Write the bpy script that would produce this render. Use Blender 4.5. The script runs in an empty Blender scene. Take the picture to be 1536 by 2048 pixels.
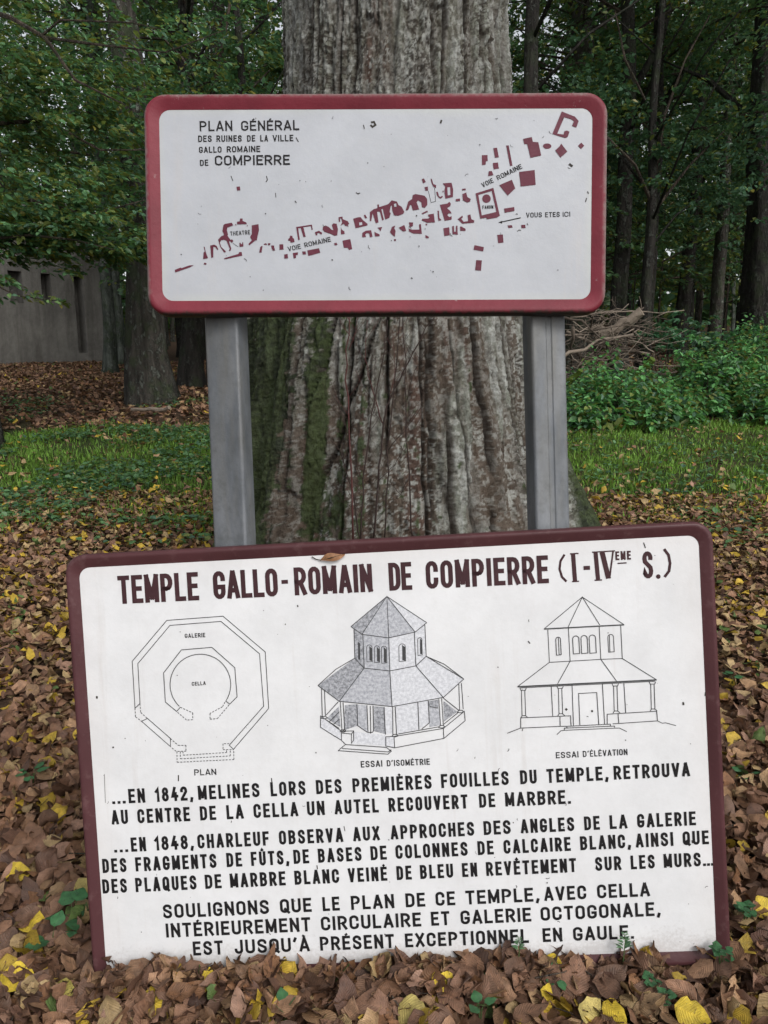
import bpy, bmesh, math, random
import numpy as np
from mathutils import Vector, Matrix, Euler

R = math.radians
rnd = random.Random(11)
rng = np.random.default_rng(7)
C = bpy.context.scene.collection
S = bpy.context.scene

# ------------------------------------------------------------------ camera, sky, sun, exposure
FPX = 1547.0                      # focal length in photo pixels (1536 x 2048)
PITCH = R(11.0)
CAMZ = 1.45
cd = bpy.data.cameras.new('camera'); cam = bpy.data.objects.new('camera', cd); C.objects.link(cam)
cam.location = (0, 0, CAMZ); cam.rotation_euler = (R(90) - PITCH, 0, 0)
cd.sensor_fit = 'VERTICAL'; cd.sensor_height = 24.0; cd.lens = 24.0 * FPX / 2048.0
cd.clip_start = 0.05; cd.clip_end = 400
S.camera = cam

SUN_EL, SUN_AZ = R(42), R(148)
w = bpy.data.worlds.new("World"); S.world = w; w.use_nodes = True
nt = w.node_tree; nt.nodes.clear()
sky = nt.nodes.new('ShaderNodeTexSky'); sky.sky_type = 'NISHITA'; sky.sun_disc = False
sky.sun_elevation = SUN_EL; sky.sun_rotation = SUN_AZ; sky.dust_density = 3.0; sky.ozone_density = 1.0
hs = nt.nodes.new('ShaderNodeHueSaturation'); hs.inputs['Saturation'].default_value = 0.22
bg = nt.nodes.new('ShaderNodeBackground'); bg.inputs['Strength'].default_value = 0.15
wo = nt.nodes.new('ShaderNodeOutputWorld')
nt.links.new(sky.outputs[0], hs.inputs['Color']); nt.links.new(hs.outputs[0], bg.inputs[0]); nt.links.new(bg.outputs[0], wo.inputs[0])
sl = bpy.data.lights.new('sun', 'SUN'); sl.energy = 1.0; sl.angle = R(25); sl.color = (1, .97, .93)
so = bpy.data.objects.new('sun', sl); C.objects.link(so)
sd = Vector((math.sin(SUN_AZ) * math.cos(SUN_EL), math.cos(SUN_AZ) * math.cos(SUN_EL), math.sin(SUN_EL)))
so.rotation_euler = (-sd).to_track_quat('-Z', 'Y').to_euler(); so.location = sd * 30
S.view_settings.view_transform = 'Standard'; S.view_settings.look = 'None'
S.view_settings.exposure = 0.38; S.view_settings.gamma = 1; S.view_settings.use_curve_mapping = False
S.cycles.max_bounces = 6; S.cycles.diffuse_bounces = 4; S.cycles.transmission_bounces = 3

# ------------------------------------------------------------------ object helpers
def tag(o, label=None, cat=None, group=None, kind=None):
    if label: o['label'] = label
    if cat: o['category'] = cat
    if group: o['group'] = group
    if kind: o['kind'] = kind
    return o
def empty(name, loc=(0, 0, 0), rz=0.0):
    o = bpy.data.objects.new(name, None); C.objects.link(o); o.location = loc; o.rotation_euler = (0, 0, rz)
    o.empty_display_size = .1
    return o
def link(name, me, mat=None, parent=None):
    if mat is not None and not me.materials: me.materials.append(mat)
    o = bpy.data.objects.new(name, me); C.objects.link(o)
    if parent: o.parent = parent
    return o
def mesh_np(name, V, F, col=None, luv=None, smooth=True):
    V = np.asarray(V, np.float32); F = np.asarray(F, np.int32)
    me = bpy.data.meshes.new(name)
    me.vertices.add(len(V)); me.vertices.foreach_set('co', V.ravel())
    n = F.shape[1]
    me.loops.add(F.size); me.loops.foreach_set('vertex_index', F.ravel())
    me.polygons.add(len(F)); me.polygons.foreach_set('loop_start', np.arange(0, F.size, n, dtype=np.int32))
    me.polygons.foreach_set('use_smooth', np.full(len(F), smooth))
    me.update(calc_edges=True)
    if col is not None:
        a = me.color_attributes.new('col', 'FLOAT_COLOR', 'POINT')
        c4 = np.ones((len(V), 4), np.float32); c4[:, :3] = col
        a.data.foreach_set('color', c4.ravel())
    if luv is not None:
        a = me.attributes.new('luv', 'FLOAT_VECTOR', 'POINT'); a.data.foreach_set('vector', np.asarray(luv, np.float32).ravel())
    return me
class MB:
    """collects simple geometry into one mesh"""
    def __init__(s): s.v = []; s.f = []
    def add(s, V, F):
        b = len(s.v); s.v += [tuple(p) for p in V]; s.f += [tuple(i + b for i in f) for f in F]
    def box(s, c, d, rot=None):
        V = []
        for x in (-.5, .5):
            for y in (-.5, .5):
                for z in (-.5, .5):
                    p = Vector((x * d[0], y * d[1], z * d[2]))
                    if rot: p = rot @ p
                    V.append(p + Vector(c))
        s.add(V, [(0, 1, 3, 2), (4, 6, 7, 5), (0, 4, 5, 1), (2, 3, 7, 6), (0, 2, 6, 4), (1, 5, 7, 3)])
    def tube(s, pts, rad, n=6, cap=True, wob=0.0):
        pts = [Vector(p) for p in pts]; m = len(pts); V = []; F = []
        for i, p in enumerate(pts):
            d = (pts[min(i + 1, m - 1)] - pts[max(i - 1, 0)]).normalized()
            a = d.cross(Vector((0.13, 0.31, 1)) if abs(d.z) < .93 else Vector((0, 1, 0))).normalized(); b = d.cross(a)
            r = rad[i]
            for k in range(n):
                t = 2 * math.pi * k / n; rr = r * (1 + wob * rnd.uniform(-1, 1))
                V.append(p + a * math.cos(t) * rr + b * math.sin(t) * rr)
        for i in range(m - 1):
            for k in range(n):
                k2 = (k + 1) % n
                F.append((i * n + k, i * n + k2, (i + 1) * n + k2, (i + 1) * n + k))
        if cap: F.append(tuple(range(n))[::-1]); F.append(tuple((m - 1) * n + k for k in range(n)))
        s.add(V, F)
    def build(s, name, mat, parent=None, smooth=False):
        me = bpy.data.meshes.new(name); me.from_pydata(s.v, [], s.f)
        if smooth:
            for p in me.polygons: p.use_smooth = True
        me.update()
        return link(name, me, mat, parent)

# ------------------------------------------------------------------ numpy value noise
_tab = rng.random((64, 64, 64)).astype(np.float32)
def vnoise(x, y, z):
    xi = np.floor(x).astype(int); yi = np.floor(y).astype(int); zi = np.floor(z).astype(int)
    fx, fy, fz = x - xi, y - yi, z - zi
    fx = fx * fx * (3 - 2 * fx); fy = fy * fy * (3 - 2 * fy); fz = fz * fz * (3 - 2 * fz)
    def g(a, b, c): return _tab[(xi + a) % 64, (yi + b) % 64, (zi + c) % 64]
    x00 = g(0, 0, 0) * (1 - fx) + g(1, 0, 0) * fx; x10 = g(0, 1, 0) * (1 - fx) + g(1, 1, 0) * fx
    x01 = g(0, 0, 1) * (1 - fx) + g(1, 0, 1) * fx; x11 = g(0, 1, 1) * (1 - fx) + g(1, 1, 1) * fx
    return (x00 * (1 - fy) + x10 * fy) * (1 - fz) + (x01 * (1 - fy) + x11 * fy) * fz
def fbm(x, y, z, o=4):
    s = 0; a = .5; t = 0
    for k in range(o):
        s = s + a * vnoise(x * 2 ** k + 17 * k, y * 2 ** k + 5 * k, z * 2 ** k + 9 * k); t += a; a *= .5
    return s / t

# ------------------------------------------------------------------ terrain
def _ss(a, b, x): t = np.clip((x - a) / (b - a), 0, 1); return t * t * (3 - 2 * t)
def terr(x, y):
    x = np.asarray(x, float); y = np.asarray(y, float)
    z = np.interp(y, [-40, 3.2, 4.5, 6.3, 10, 12.5, 24, 40, 60, 90], [.06, .06, .12, .28, .62, .85, 1.42, 2.2, 4.5, 7])
    z = z + _ss(2.0, 8, x) * _ss(13, 24, y) * .55
    near = np.exp(-((y - 1.5) / .9) ** 2)
    z = z + near * (np.clip(.05 * (x + .1), -.05, .05) + .015)
    z = z + (fbm(x * .8 + 50, y * .8 + 50, x * 0 + 3.3, 3) - .5) * (.06 + .10 * _ss(4, 14, y))
    # root mound round the big tree
    z = z + .10 * np.exp(-(((x - .05) / 1.3) ** 2 + ((y - 4.2) / 1.2) ** 2) ** 1.5)
    return z
def tz(x, y): return float(terr(x, y))

# ------------------------------------------------------------------ materials
def nodes(name):
    m = bpy.data.materials.new(name); m.use_nodes = True
    n = m.node_tree.nodes; l = m.node_tree.links
    return m, n, l, n['Principled BSDF']
def noise(n, l, scale, detail=4, rough=.55, vec=None, dim=None):
    t = n.new('ShaderNodeTexNoise'); t.inputs['Scale'].default_value = scale; t.inputs['Detail'].default_value = detail
    t.inputs['Roughness'].default_value = rough
    if vec is not None: l.new(vec, t.inputs['Vector'])
    return t.outputs['Fac']
def ramp(n, l, fac, stops, interp='LINEAR'):
    r = n.new('ShaderNodeValToRGB'); r.color_ramp.interpolation = interp
    e = r.color_ramp.elements
    while len(e) < len(stops): e.new(.5)
    for q, (p, c) in zip(e, stops):
        q.position = p; q.color = (*c, 1) if len(c) == 3 else c
    l.new(fac, r.inputs[0]); return r.outputs[0]
def mix(n, l, fac, a, b, mode='MIX'):
    m = n.new('ShaderNodeMix'); m.data_type = 'RGBA'; m.blend_type = mode
    for s, v in ((m.inputs[0], fac), (m.inputs[6], a), (m.inputs[7], b)):
        if hasattr(v, 'default_value') and not isinstance(v, (int, float, tuple)): l.new(v, s)
        elif isinstance(v, tuple): s.default_value = (*v, 1)
        else: s.default_value = v
    return m.outputs[2]
def mth(n, l, op, a, b=0.0, clamp=False):
    m = n.new('ShaderNodeMath'); m.operation = op; m.use_clamp = clamp
    for s, v in ((m.inputs[0], a), (m.inputs[1], b)):
        if isinstance(v, (int, float)): s.default_value = v
        else: l.new(v, s)
    return m.outputs[0]
def bump(n, l, bs, h, dist=.01, st=1.0):
    b = n.new('ShaderNodeBump'); b.inputs['Distance'].default_value = dist; b.inputs['Strength'].default_value = st
    l.new(h, b.inputs['Height']); l.new(b.outputs[0], bs.inputs['Normal'])
def objco(n): return n.new('ShaderNodeTexCoord').outputs['Object']
def mapped(n, l, vec, sc):
    m = n.new('ShaderNodeMapping'); m.inputs['Scale'].default_value = sc; l.new(vec, m.inputs[0]); return m.outputs[0]
def attr(n, name): a = n.new('ShaderNodeAttribute'); a.attribute_name = name; return a

def leaf_material(name, transl=.3, rough=.45, veins=False, spec=.35, amp=.35):
    m, n, l, b = nodes(name)
    a = attr(n, 'col').outputs['Color']
    f = noise(n, l, 60, 3, .6, objco(n))
    v = ramp(n, l, f, [(.3, (1 - amp,) * 3), (.7, (1 + amp * .6,) * 3)])
    c = mix(n, l, 1.0, a, v, 'MULTIPLY')
    if veins:
        lu = n.new('ShaderNodeSeparateXYZ'); l.new(attr(n, 'luv').outputs['Vector'], lu.inputs[0])
        ay = mth(n, l, 'ABSOLUTE', lu.outputs[1])
        s = mth(n, l, 'SUBTRACT', lu.outputs[0], mth(n, l, 'MULTIPLY', ay, .8))
        w_ = mth(n, l, 'SINE', mth(n, l, 'MULTIPLY', s, 80.0))
        vein = mth(n, l, 'GREATER_THAN', w_, .82)
        mid = mth(n, l, 'LESS_THAN', ay, .025)
        vm = mth(n, l, 'MAXIMUM', vein, mid)
        c = mix(n, l, mth(n, l, 'MULTIPLY', vm, .16), c, mix(n, l, 1.0, c, (1.7, 1.5, 1.3), 'MULTIPLY'))
        # brown spots and decayed edges
        sp = noise(n, l, 140, 2, .5, objco(n))
        c = mix(n, l, mth(n, l, 'MULTIPLY', mth(n, l, 'GREATER_THAN', sp, .67), .55), c, (.05, .03, .02))
        bump(n, l, b, mth(n, l, 'ADD', mth(n, l, 'MULTIPLY', w_, .35), mth(n, l, 'MULTIPLY', f, 2.0)), .0009)
    l.new(c, b.inputs['Base Color']); b.inputs['Roughness'].default_value = rough
    b.inputs['Specular IOR Level'].default_value = spec
    if transl > 0:
        t = n.new('ShaderNodeBsdfTranslucent'); l.new(mix(n, l, 1.0, c, (1.25, 1.3, .9), 'MULTIPLY'), t.inputs[0])
        ms = n.new('ShaderNodeMixShader'); ms.inputs[0].default_value = transl
        out = n['Material Output']
        l.new(b.outputs[0], ms.inputs[1]); l.new(t.outputs[0], ms.inputs[2]); l.new(ms.outputs[0], out.inputs[0])
    return m
M_leaf = leaf_material('green_leaf', .4, .42, spec=.45)
M_litter = leaf_material('dead_leaf', .06, .55, True, spec=.3)
M_litter_far = leaf_material('dead_leaf_far', .05, .6, spec=.25)
M_grass = leaf_material('grass_blade', .3, .5, spec=.3)

def bark_material(name, c1, c2, moss=.0, lich=.3):
    m, n, l, b = nodes(name); o = objco(n)
    f = noise(n, l, 9, 6, .65, mapped(n, l, o, (1, 1, .22)))
    g = noise(n, l, 3.0, 4, .6, o)
    c = ramp(n, l, f, [(.35, c1), (.62, c2)])
    li = ramp(n, l, noise(n, l, 14, 5, .7, mapped(n, l, o, (1, 1, .6))), [(.53, (0, 0, 0)), (.60, (1, 1, 1))])
    c = mix(n, l, mth(n, l, 'MULTIPLY', li, lich), c, (.17, .185, .16))
    mo = ramp(n, l, g, [(.5, (0, 0, 0)), (.62, (1, 1, 1))])
    c = mix(n, l, mth(n, l, 'MULTIPLY', mo, moss), c, (.035, .055, .022))
    l.new(c, b.inputs['Base Color']); b.inputs['Roughness'].default_value = .9; b.inputs['Specular IOR Level'].default_value = .2
    bump(n, l, b, mth(n, l, 'ADD', f, mth(n, l, 'MULTIPLY', li, .25)), .12)
    return m
M_bark = bark_material('forest_bark', (.020, .018, .015), (.078, .070, .060), .6, .7)
M_bark2 = bark_material('dark_bark', (.010, .009, .008), (.038, .034, .030), .4, .3)
M_barkp = bark_material('pale_bark', (.025, .032, .027), (.11, .125, .108), .7, .6)
M_twig = bark_material('twig_bark', (.03, .022, .018), (.09, .07, .055), .2, .2)

def ground_material():
    m, n, l, b = nodes('forest_soil'); o = objco(n)
    f = noise(n, l, 18, 8, .7, o); g = noise(n, l, 2.2, 5, .6, o)
    c = ramp(n, l, f, [(.3, (.030, .020, .014)), (.55, (.075, .048, .032)), (.75, (.13, .085, .055))])
    sp = n.new('ShaderNodeSeparateXYZ'); l.new(o, sp.inputs[0])
    band = mth(n, l, 'MULTIPLY', ramp(n, l, mth(n, l, 'MULTIPLY', sp.outputs[1], .05), [(.29, (0, 0, 0)), (.34, (1, 1, 1)), (.48, (1, 1, 1)), (.54, (0, 0, 0))]),
               ramp(n, l, g, [(.35, (0, 0, 0)), (.5, (1, 1, 1))]))
    c = mix(n, l, mth(n, l, 'MULTIPLY', band, .8), c, (.03, .055, .016))
    l.new(c, b.inputs['Base Color']); b.inputs['Roughness'].default_value = 1; b.inputs['Specular IOR Level'].default_value = .1
    bump(n, l, b, f, .03)
    return m

# ------------------------------------------------------------------ ground sheet
def make_ground():
    xs = np.concatenate([np.linspace(-90, -12, 24)[:-1], np.linspace(-12, 12, 130), np.linspace(12, 90, 24)[1:]])
    ys = np.concatenate([np.linspace(-40, 0, 12)[:-1], np.linspace(0, 14, 110), np.linspace(14, 30, 50)[1:], np.linspace(30, 110, 30)[1:]])
    X, Y = np.meshgrid(xs, ys); Z = terr(X, Y)
    V = np.stack([X.ravel(), Y.ravel(), Z.ravel()], 1); nx = len(xs)
    i = (np.arange(len(ys) - 1)[:, None] * nx + np.arange(nx - 1)[None]).ravel()
    F = np.stack([i, i + 1, i + nx + 1, i + nx], 1)
    link('ground', mesh_np('ground', V, F), ground_material())['kind'] = 'structure'
make_ground()

# ------------------------------------------------------------------ rays of the photograph's lens, used to read off real positions
Rv = Vector((1, 0, 0)); Fv = Vector((0, math.cos(PITCH), -math.sin(PITCH))); Dv = Vector((0, -math.sin(PITCH), -math.cos(PITCH)))
CO = Vector((0, 0, CAMZ))
def ray(px, py): return Rv * ((px - 768) / FPX) + Dv * ((py - 1024) / FPX) + Fv
def at(px, py, Y):
    d = ray(px, py); return CO + d * (Y / d.y)
def on_ground(px, py, lift=0.0):
    d = ray(px, py); t = .5
    for _ in range(4000):
        p = CO + d * t
        if p.z <= tz(p.x, p.y) + lift: return p
        t += .004 if t < 6 else .02
    return CO + d * 20

# ================================================================== SIGNS
class SignFrame:
    def __init__(s, r1, r2, t, w):
        a = np.array(r1); a /= np.linalg.norm(a); b = np.array(r2); b -= a * (a @ b); b /= np.linalg.norm(b)
        toW = lambda v: Rv * v[0] + Dv * v[1] + Fv * v[2]
        s.ex = toW(a); s.ey = -toW(b); s.n = s.ex.cross(s.ey)
        s.o = CO + toW(np.array(t) * w)
        s.M = Matrix(((s.ex.x, s.ey.x, s.n.x, s.o.x), (s.ex.y, s.ey.y, s.n.y, s.o.y), (s.ex.z, s.ey.z, s.n.z, s.o.z), (0, 0, 0, 1)))
    def art(s, px, py):
        d = ray(px, py); t = (s.o - CO).dot(s.n) / d.dot(s.n); p = CO + d * t - s.o
        return (p.dot(s.ex), p.dot(s.ey))
LOW = SignFrame((.998, -.055, -.037), (.058, .998, .031), (-.5, .069, 1.214), 1.42)
UPP = SignFrame((1, -.004, 0), (.011, .998, .055), (-.518, -.901, 1.674), 1.0)

def rrect(w, h, r, n=8, inset=0.0):
    """rounded rectangle, origin top left, y down negative"""
    x0, x1, y0, y1 = inset, w - inset, -inset, -h + inset; r = max(r, .001)
    P = []
    for cx, cy, a0 in ((x1 - r, y0 - r, 0), (x0 + r, y0 - r, 90), (x0 + r, y1 + r, 180), (x1 - r, y1 + r, 270)):
        for k in range(n + 1):
            a = R(a0 + 90 * k / n); P.append((cx + r * math.cos(a), cy + r * math.sin(a)))
    return P
def frame_mesh(name, w, h, fw, prof, R0, R1, mat, parent):
    """lofted pressed-metal border: prof is a list of (inset share, z)"""
    rings = [[(x, y, z) for x, y in rrect(w, h, R0 + (R1 - R0) * s, inset=fw * s)] for s, z in prof]
    n = len(rings[0]); V = [p for r_ in rings for p in r_]; F = []
    for i in range(len(rings) - 1):
        for k in range(n):
            k2 = (k + 1) % n; F.append((i * n + k, i * n + k2, (i + 1) * n + k2, (i + 1) * n + k))
    me = bpy.data.meshes.new(name); me.from_pydata(V, [], F); me.update()
    for p in me.polygons: p.use_smooth = True
    o = link(name, me, mat, parent)
    return o
def plate(name, w, h, r, z0, z1, inset, mat, parent):
    P = rrect(w, h, r, inset=inset); n = len(P)
    V = [(x, y, z0) for x, y in P] + [(x, y, z1) for x, y in P]
    F = [tuple(range(n, 2 * n)), tuple(range(n))[::-1]] + [(k, (k + 1) % n, n + (k + 1) % n, n + k) for k in range(n)]
    me = bpy.data.meshes.new(name); me.from_pydata(V, [], F); me.update()
    return link(name, me, mat, parent)

# ---- stroke lettering
def arc(cx, cy, rx, ry, a0, a1, n=7):
    return [(cx + rx * math.cos(R(a0 + (a1 - a0) * k / n)), cy + ry * math.sin(R(a0 + (a1 - a0) * k / n))) for k in range(n + 1)]
W_ = .44; ry = .22
def _glyphs():
    w = W_; h = w / 2; G = {}
    stad = arc(h, 1 - ry, h, ry, 0, 180) + arc(h, ry, h, ry, 180, 360)
    G['O'] = (w, [(stad, True)]); G['0'] = G['O']
    G['C'] = (w, [([(w, .72)] + arc(h, 1 - ry, h, ry, 0, 180) + arc(h, ry, h, ry, 180, 360) + [(w, .28)], False)])
    G['G'] = (w, [([(w, .76)] + arc(h, 1 - ry, h, ry, 0, 180) + arc(h, ry, h, ry, 180, 360) + [(w, .42), (h * 1.2, .42)], False)])
    G['Q'] = (w, [(stad, True), ([(h * 1.15, .22), (w * 1.08, -.06)], False)])
    G['D'] = (w, [([(0, 0), (0, 1), (h * .8, 1)] + arc(h * .8, .74, w - h * .8, .26, 90, 0) + arc(h * .8, .26, w - h * .8, .26, 0, -90), True)])
    pb = [(0, .45), (h, .45)] + arc(h * .9, .725, w - h * .9, .275, -90, 90) + [(0, 1)]
    G['P'] = (w, [([(0, 0), (0, 1)] + pb[::-1][1:], False)])
    G['R'] = (w, [([(0, 0), (0, 1)] + pb[::-1][1:], False), ([(h * 1.0, .45), (w, 0)], False)])
    G['B'] = (w, [([(0, 0), (0, 1), (h, 1)] + arc(h, .765, h * .92, .235, 90, -90) + [(0, .53)], False), ([(0, .53), (h, .53)] + arc(h, .265, h, .265, 90, -90) + [(0, 0)], False)])
    G['E'] = (w * .86, [([(w * .86, 1), (0, 1), (0, 0), (w * .86, 0)], False), ([(0, .52), (w * .74, .52)], False)])
    G['F'] = (w * .82, [([(w * .82, 1), (0, 1), (0, 0)], False), ([(0, .50), (w * .70, .50)], False)])
    G['L'] = (w * .82, [([(0, 1), (0, 0), (w * .82, 0)], False)])
    G['T'] = (w * .95, [([(0, 1), (w * .95, 1)], False), ([(w * .475, 1), (w * .475, 0)], False)])
    G['I'] = (0.0, [([(0, 0), (0, 1)], False)])
    G['H'] = (w, [([(0, 0), (0, 1)], False), ([(w, 0), (w, 1)], False), ([(0, .5), (w, .5)], False)])
    G['N'] = (w, [([(0, 0), (0, 1)], False), ([(0, 1), (w, 0)], False), ([(w, 0), (w, 1)], False)])
    G['M'] = (w * 1.25, [([(0, 0), (0, 1)], False), ([(0, 1), (w * .625, .12)], False), ([(w * .625, .12), (w * 1.25, 1)], False), ([(w * 1.25, 1), (w * 1.25, 0)], False)])
    G['A'] = (w * 1.08, [([(0, 0), (w * .5, 1)], False), ([(w * .58, 1), (w * 1.08, 0)], False), ([(w * .2, .25), (w * .88, .25)], False)])
    G['V'] = (w * 1.05, [([(0, 1), (w * .49, 0)], False), ([(w * .56, 0), (w * 1.05, 1)], False)])
    G['X'] = (w, [([(0, 0), (w, 1)], False), ([(0, 1), (w, 0)], False)])
    G['U'] = (w, [([(0, 1)] + arc(h, ry, h, ry, 180, 360) + [(w, 1)], False)])
    G['J'] = (w * .85, [([(0, .24)] + arc(h * .85, ry, h * .85, ry, 180, 360) + [(w * .85, 1)], False)])
    G['S'] = (w, [([(w * .97, .80)] + arc(h, 1 - ry, h * .97, ry, 10, 180) + [(w * .08, .64), (w * .92, .38)] + arc(h, ry, h, ry, 0, -180) + [(0, .20)], False)])
    G['1'] = (w * .42, [([(0, .78), (w * .42, 1), (w * .42, 0)], False)])
    G['2'] = (w, [([(0, .74)] + arc(h, 1 - ry, h, ry, 180, 0) + [(w, .66), (0, .06), (0, 0), (w, 0)], False)])
    G['4'] = (w, [([(w * .55, 1), (0, .3), (w * 1.05, .3)], False), ([(w * .72, .55), (w * .72, 0)], False)])
    G['8'] = (w, [(arc(h, .765, h * .88, .235, -90, 270, 12)[:-1], True), (arc(h, .265, h, .265, 90, 450, 12)[:-1], True)])
    G['-'] = (w * .5, [([(0, .5), (w * .5, .5)], False)])
    G['.'] = (.02, [([(0, .0), (.02, 0)], False)])
    G[','] = (.05, [([(.05, .04), (0, -.16)], False)])
    G["'"] = (.06, [([(.06, 1.02), (0, .84)], False)])
    return G
GL = _glyphs()
ACC = {'É': ('E', 'a'), 'È': ('E', 'g'), 'Ê': ('E', 'c'), 'À': ('A', 'g'), 'Û': ('U', 'c')}
ACS = {'a': [[(-.06, 1.16), (.10, 1.30)]], 'g': [[(.06, 1.16), (-.10, 1.30)]], 'c': [[(-.12, 1.16), (0, 1.29), (.12, 1.16)]]}

class Ink:
    """flat print on a sign face, each stroke a hair above the one before"""
    def __init__(s, fr): s.fr = fr; s.v = []; s.f = []; s.k = 0
    def _z(s): s.k += 1; return .0006 + (s.k % 24) * .00003
    def poly(s, P, z=None):
        z = s._z() if z is None else z; b = len(s.v)
        from mathutils.geometry import tessellate_polygon
        s.v += [(x, y, z) for x, y in P]
        for t in tessellate_polygon([[Vector((x, y, 0)) for x, y in P]]):
            a_, b_, c_ = t
            p, q, r_ = P[a_], P[b_], P[c_]
            if (q[0] - p[0]) * (r_[1] - p[1]) - (q[1] - p[1]) * (r_[0] - p[0]) < 0: b_, c_ = c_, b_
            s.f.append((b + a_, b + b_, b + c_))
    def stroke(s, P, t, closed=False, ext=True):
        P = [Vector(p) for p in P]
        Q = [P[0]]
        for p in P[1:]:
            if (p - Q[-1]).length > 1e-6: Q.append(p)
        P = Q
        if len(P) < 2: return
        if closed and (P[0] - P[-1]).length < 1e-6: P.pop()
        if not closed and ext:
            P[0] = P[0] + (P[0] - P[1]).normalized() * t / 2; P[-1] = P[-1] + (P[-1] - P[-2]).normalized() * t / 2
        n = len(P); z = s._z(); b = len(s.v)
        for i, p in enumerate(P):
            if closed: a = (p - P[i - 1]).normalized(); c = (P[(i + 1) % n] - p).normalized()
            else:
                a = (p - P[i - 1]).normalized() if i else (P[1] - p).normalized()
                c = (P[i + 1] - p).normalized() if i < n - 1 else a
            na = Vector((-a.y, a.x)); nc = Vector((-c.y, c.x)); m = na + nc
            m = m.normalized() if m.length > 1e-5 else na
            k = min(1 / max(m.dot(na), .3), 2.2)
            o = m * (t / 2 * k); s.v += [(p.x + o.x, p.y + o.y, z), (p.x - o.x, p.y - o.y, z)]
        for i in range(n if closed else n - 1):
            j = (i + 1) % n; s.f.append((b + 2 * i + 1, b + 2 * j + 1, b + 2 * j, b + 2 * i))
    def text(s, txt, p0, p1, cap, t, org=(0, 0), sc=1.0, gap=.17, wide=None, taper=None):
        """fit txt between pixel points p0, p1 (baseline); cap, t in photo pixels"""
        a = Vector(s.fr.art(org[0] + p0[0] / sc, org[1] + p0[1] / sc)); b = Vector(s.fr.art(org[0] + p1[0] / sc, org[1] + p1[1] / sc))
        mpp = (b - a).length / (Vector(p1) - Vector(p0)).length * sc
        H = cap * mpp; T = t * mpp; ex = (b - a).normalized(); ey = Vector((-ex.y, ex.x))
        Lt = (b - a).length; items = []; sg = 0; ngap = 0; nsp = 0
        for ch in txt: sg += GL[ACC.get(ch, (ch, None))[0]][0]
        ngap = len(txt) - 1
        gp = gap * H; k = (Lt - T - ngap * (T + gp)) / max(sg * H, 1e-6)
        if sg > .1 and k < .62: gp = max((Lt - T - sg * H * .62) / max(ngap, 1) - T, .03 * H); k = (Lt - T - ngap * (T + gp)) / (sg * H)
        if sg < .1: k = 1.0; gp = (Lt - T - sg * H) / max(ngap, 1) - T
        x = 0.0
        for ch in txt:
            base, ac = ACC.get(ch, (ch, None)); gw, st = GL[base]
            items.append((x, gw, st, ac)); x += gw * H * k + T + gp
        for x0, gw, st, ac in items:
            def tr(x, y): return a + ex * (T / 2 + x0 + x * H * k) + ey * (T / 2 + y * (H - T))
            for P, cl in st: s.stroke([tr(x, y) for x, y in P], T, cl, ext=not cl)
            if ac:
                for P in ACS[ac]: s.stroke([tr(gw / 2 + x, y) for x, y in P], T * .8, False, False)
    def line(s, P, t, org, sc, closed=False, jit=0.0):
        Q = [Vector(s.fr.art(org[0] + x / sc, org[1] + y / sc)) for x, y in P]
        s.stroke(Q, t, closed, False)
    def dash(s, P, t, org, sc, d=.0045, g=.0028):
        Q = [Vector(s.fr.art(org[0] + x / sc, org[1] + y / sc)) for x, y in P]
        for a, b in zip(Q, Q[1:]):
            L = (b - a).length; u = (b - a) / max(L, 1e-9); x = 0
            while x < L: s.stroke([a + u * x, a + u * min(x + d, L)], t, False, False); x += d + g
    def area(s, P, org, sc, z=None): s.poly([s.fr.art(org[0] + x / sc, org[1] + y / sc) for x, y in P], z)
    def disc(s, cx, cy, rx, ry_, org, sc, n=16, z=None): s.area([(cx + rx * math.cos(2 * math.pi * k / n), cy + ry_ * math.sin(2 * math.pi * k / n)) for k in range(n)], org, sc, z)
    def build(s, name, mat, parent):
        me = bpy.data.meshes.new(name); me.from_pydata(s.v, [], s.f); me.update(); return link(name, me, mat, parent)

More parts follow.
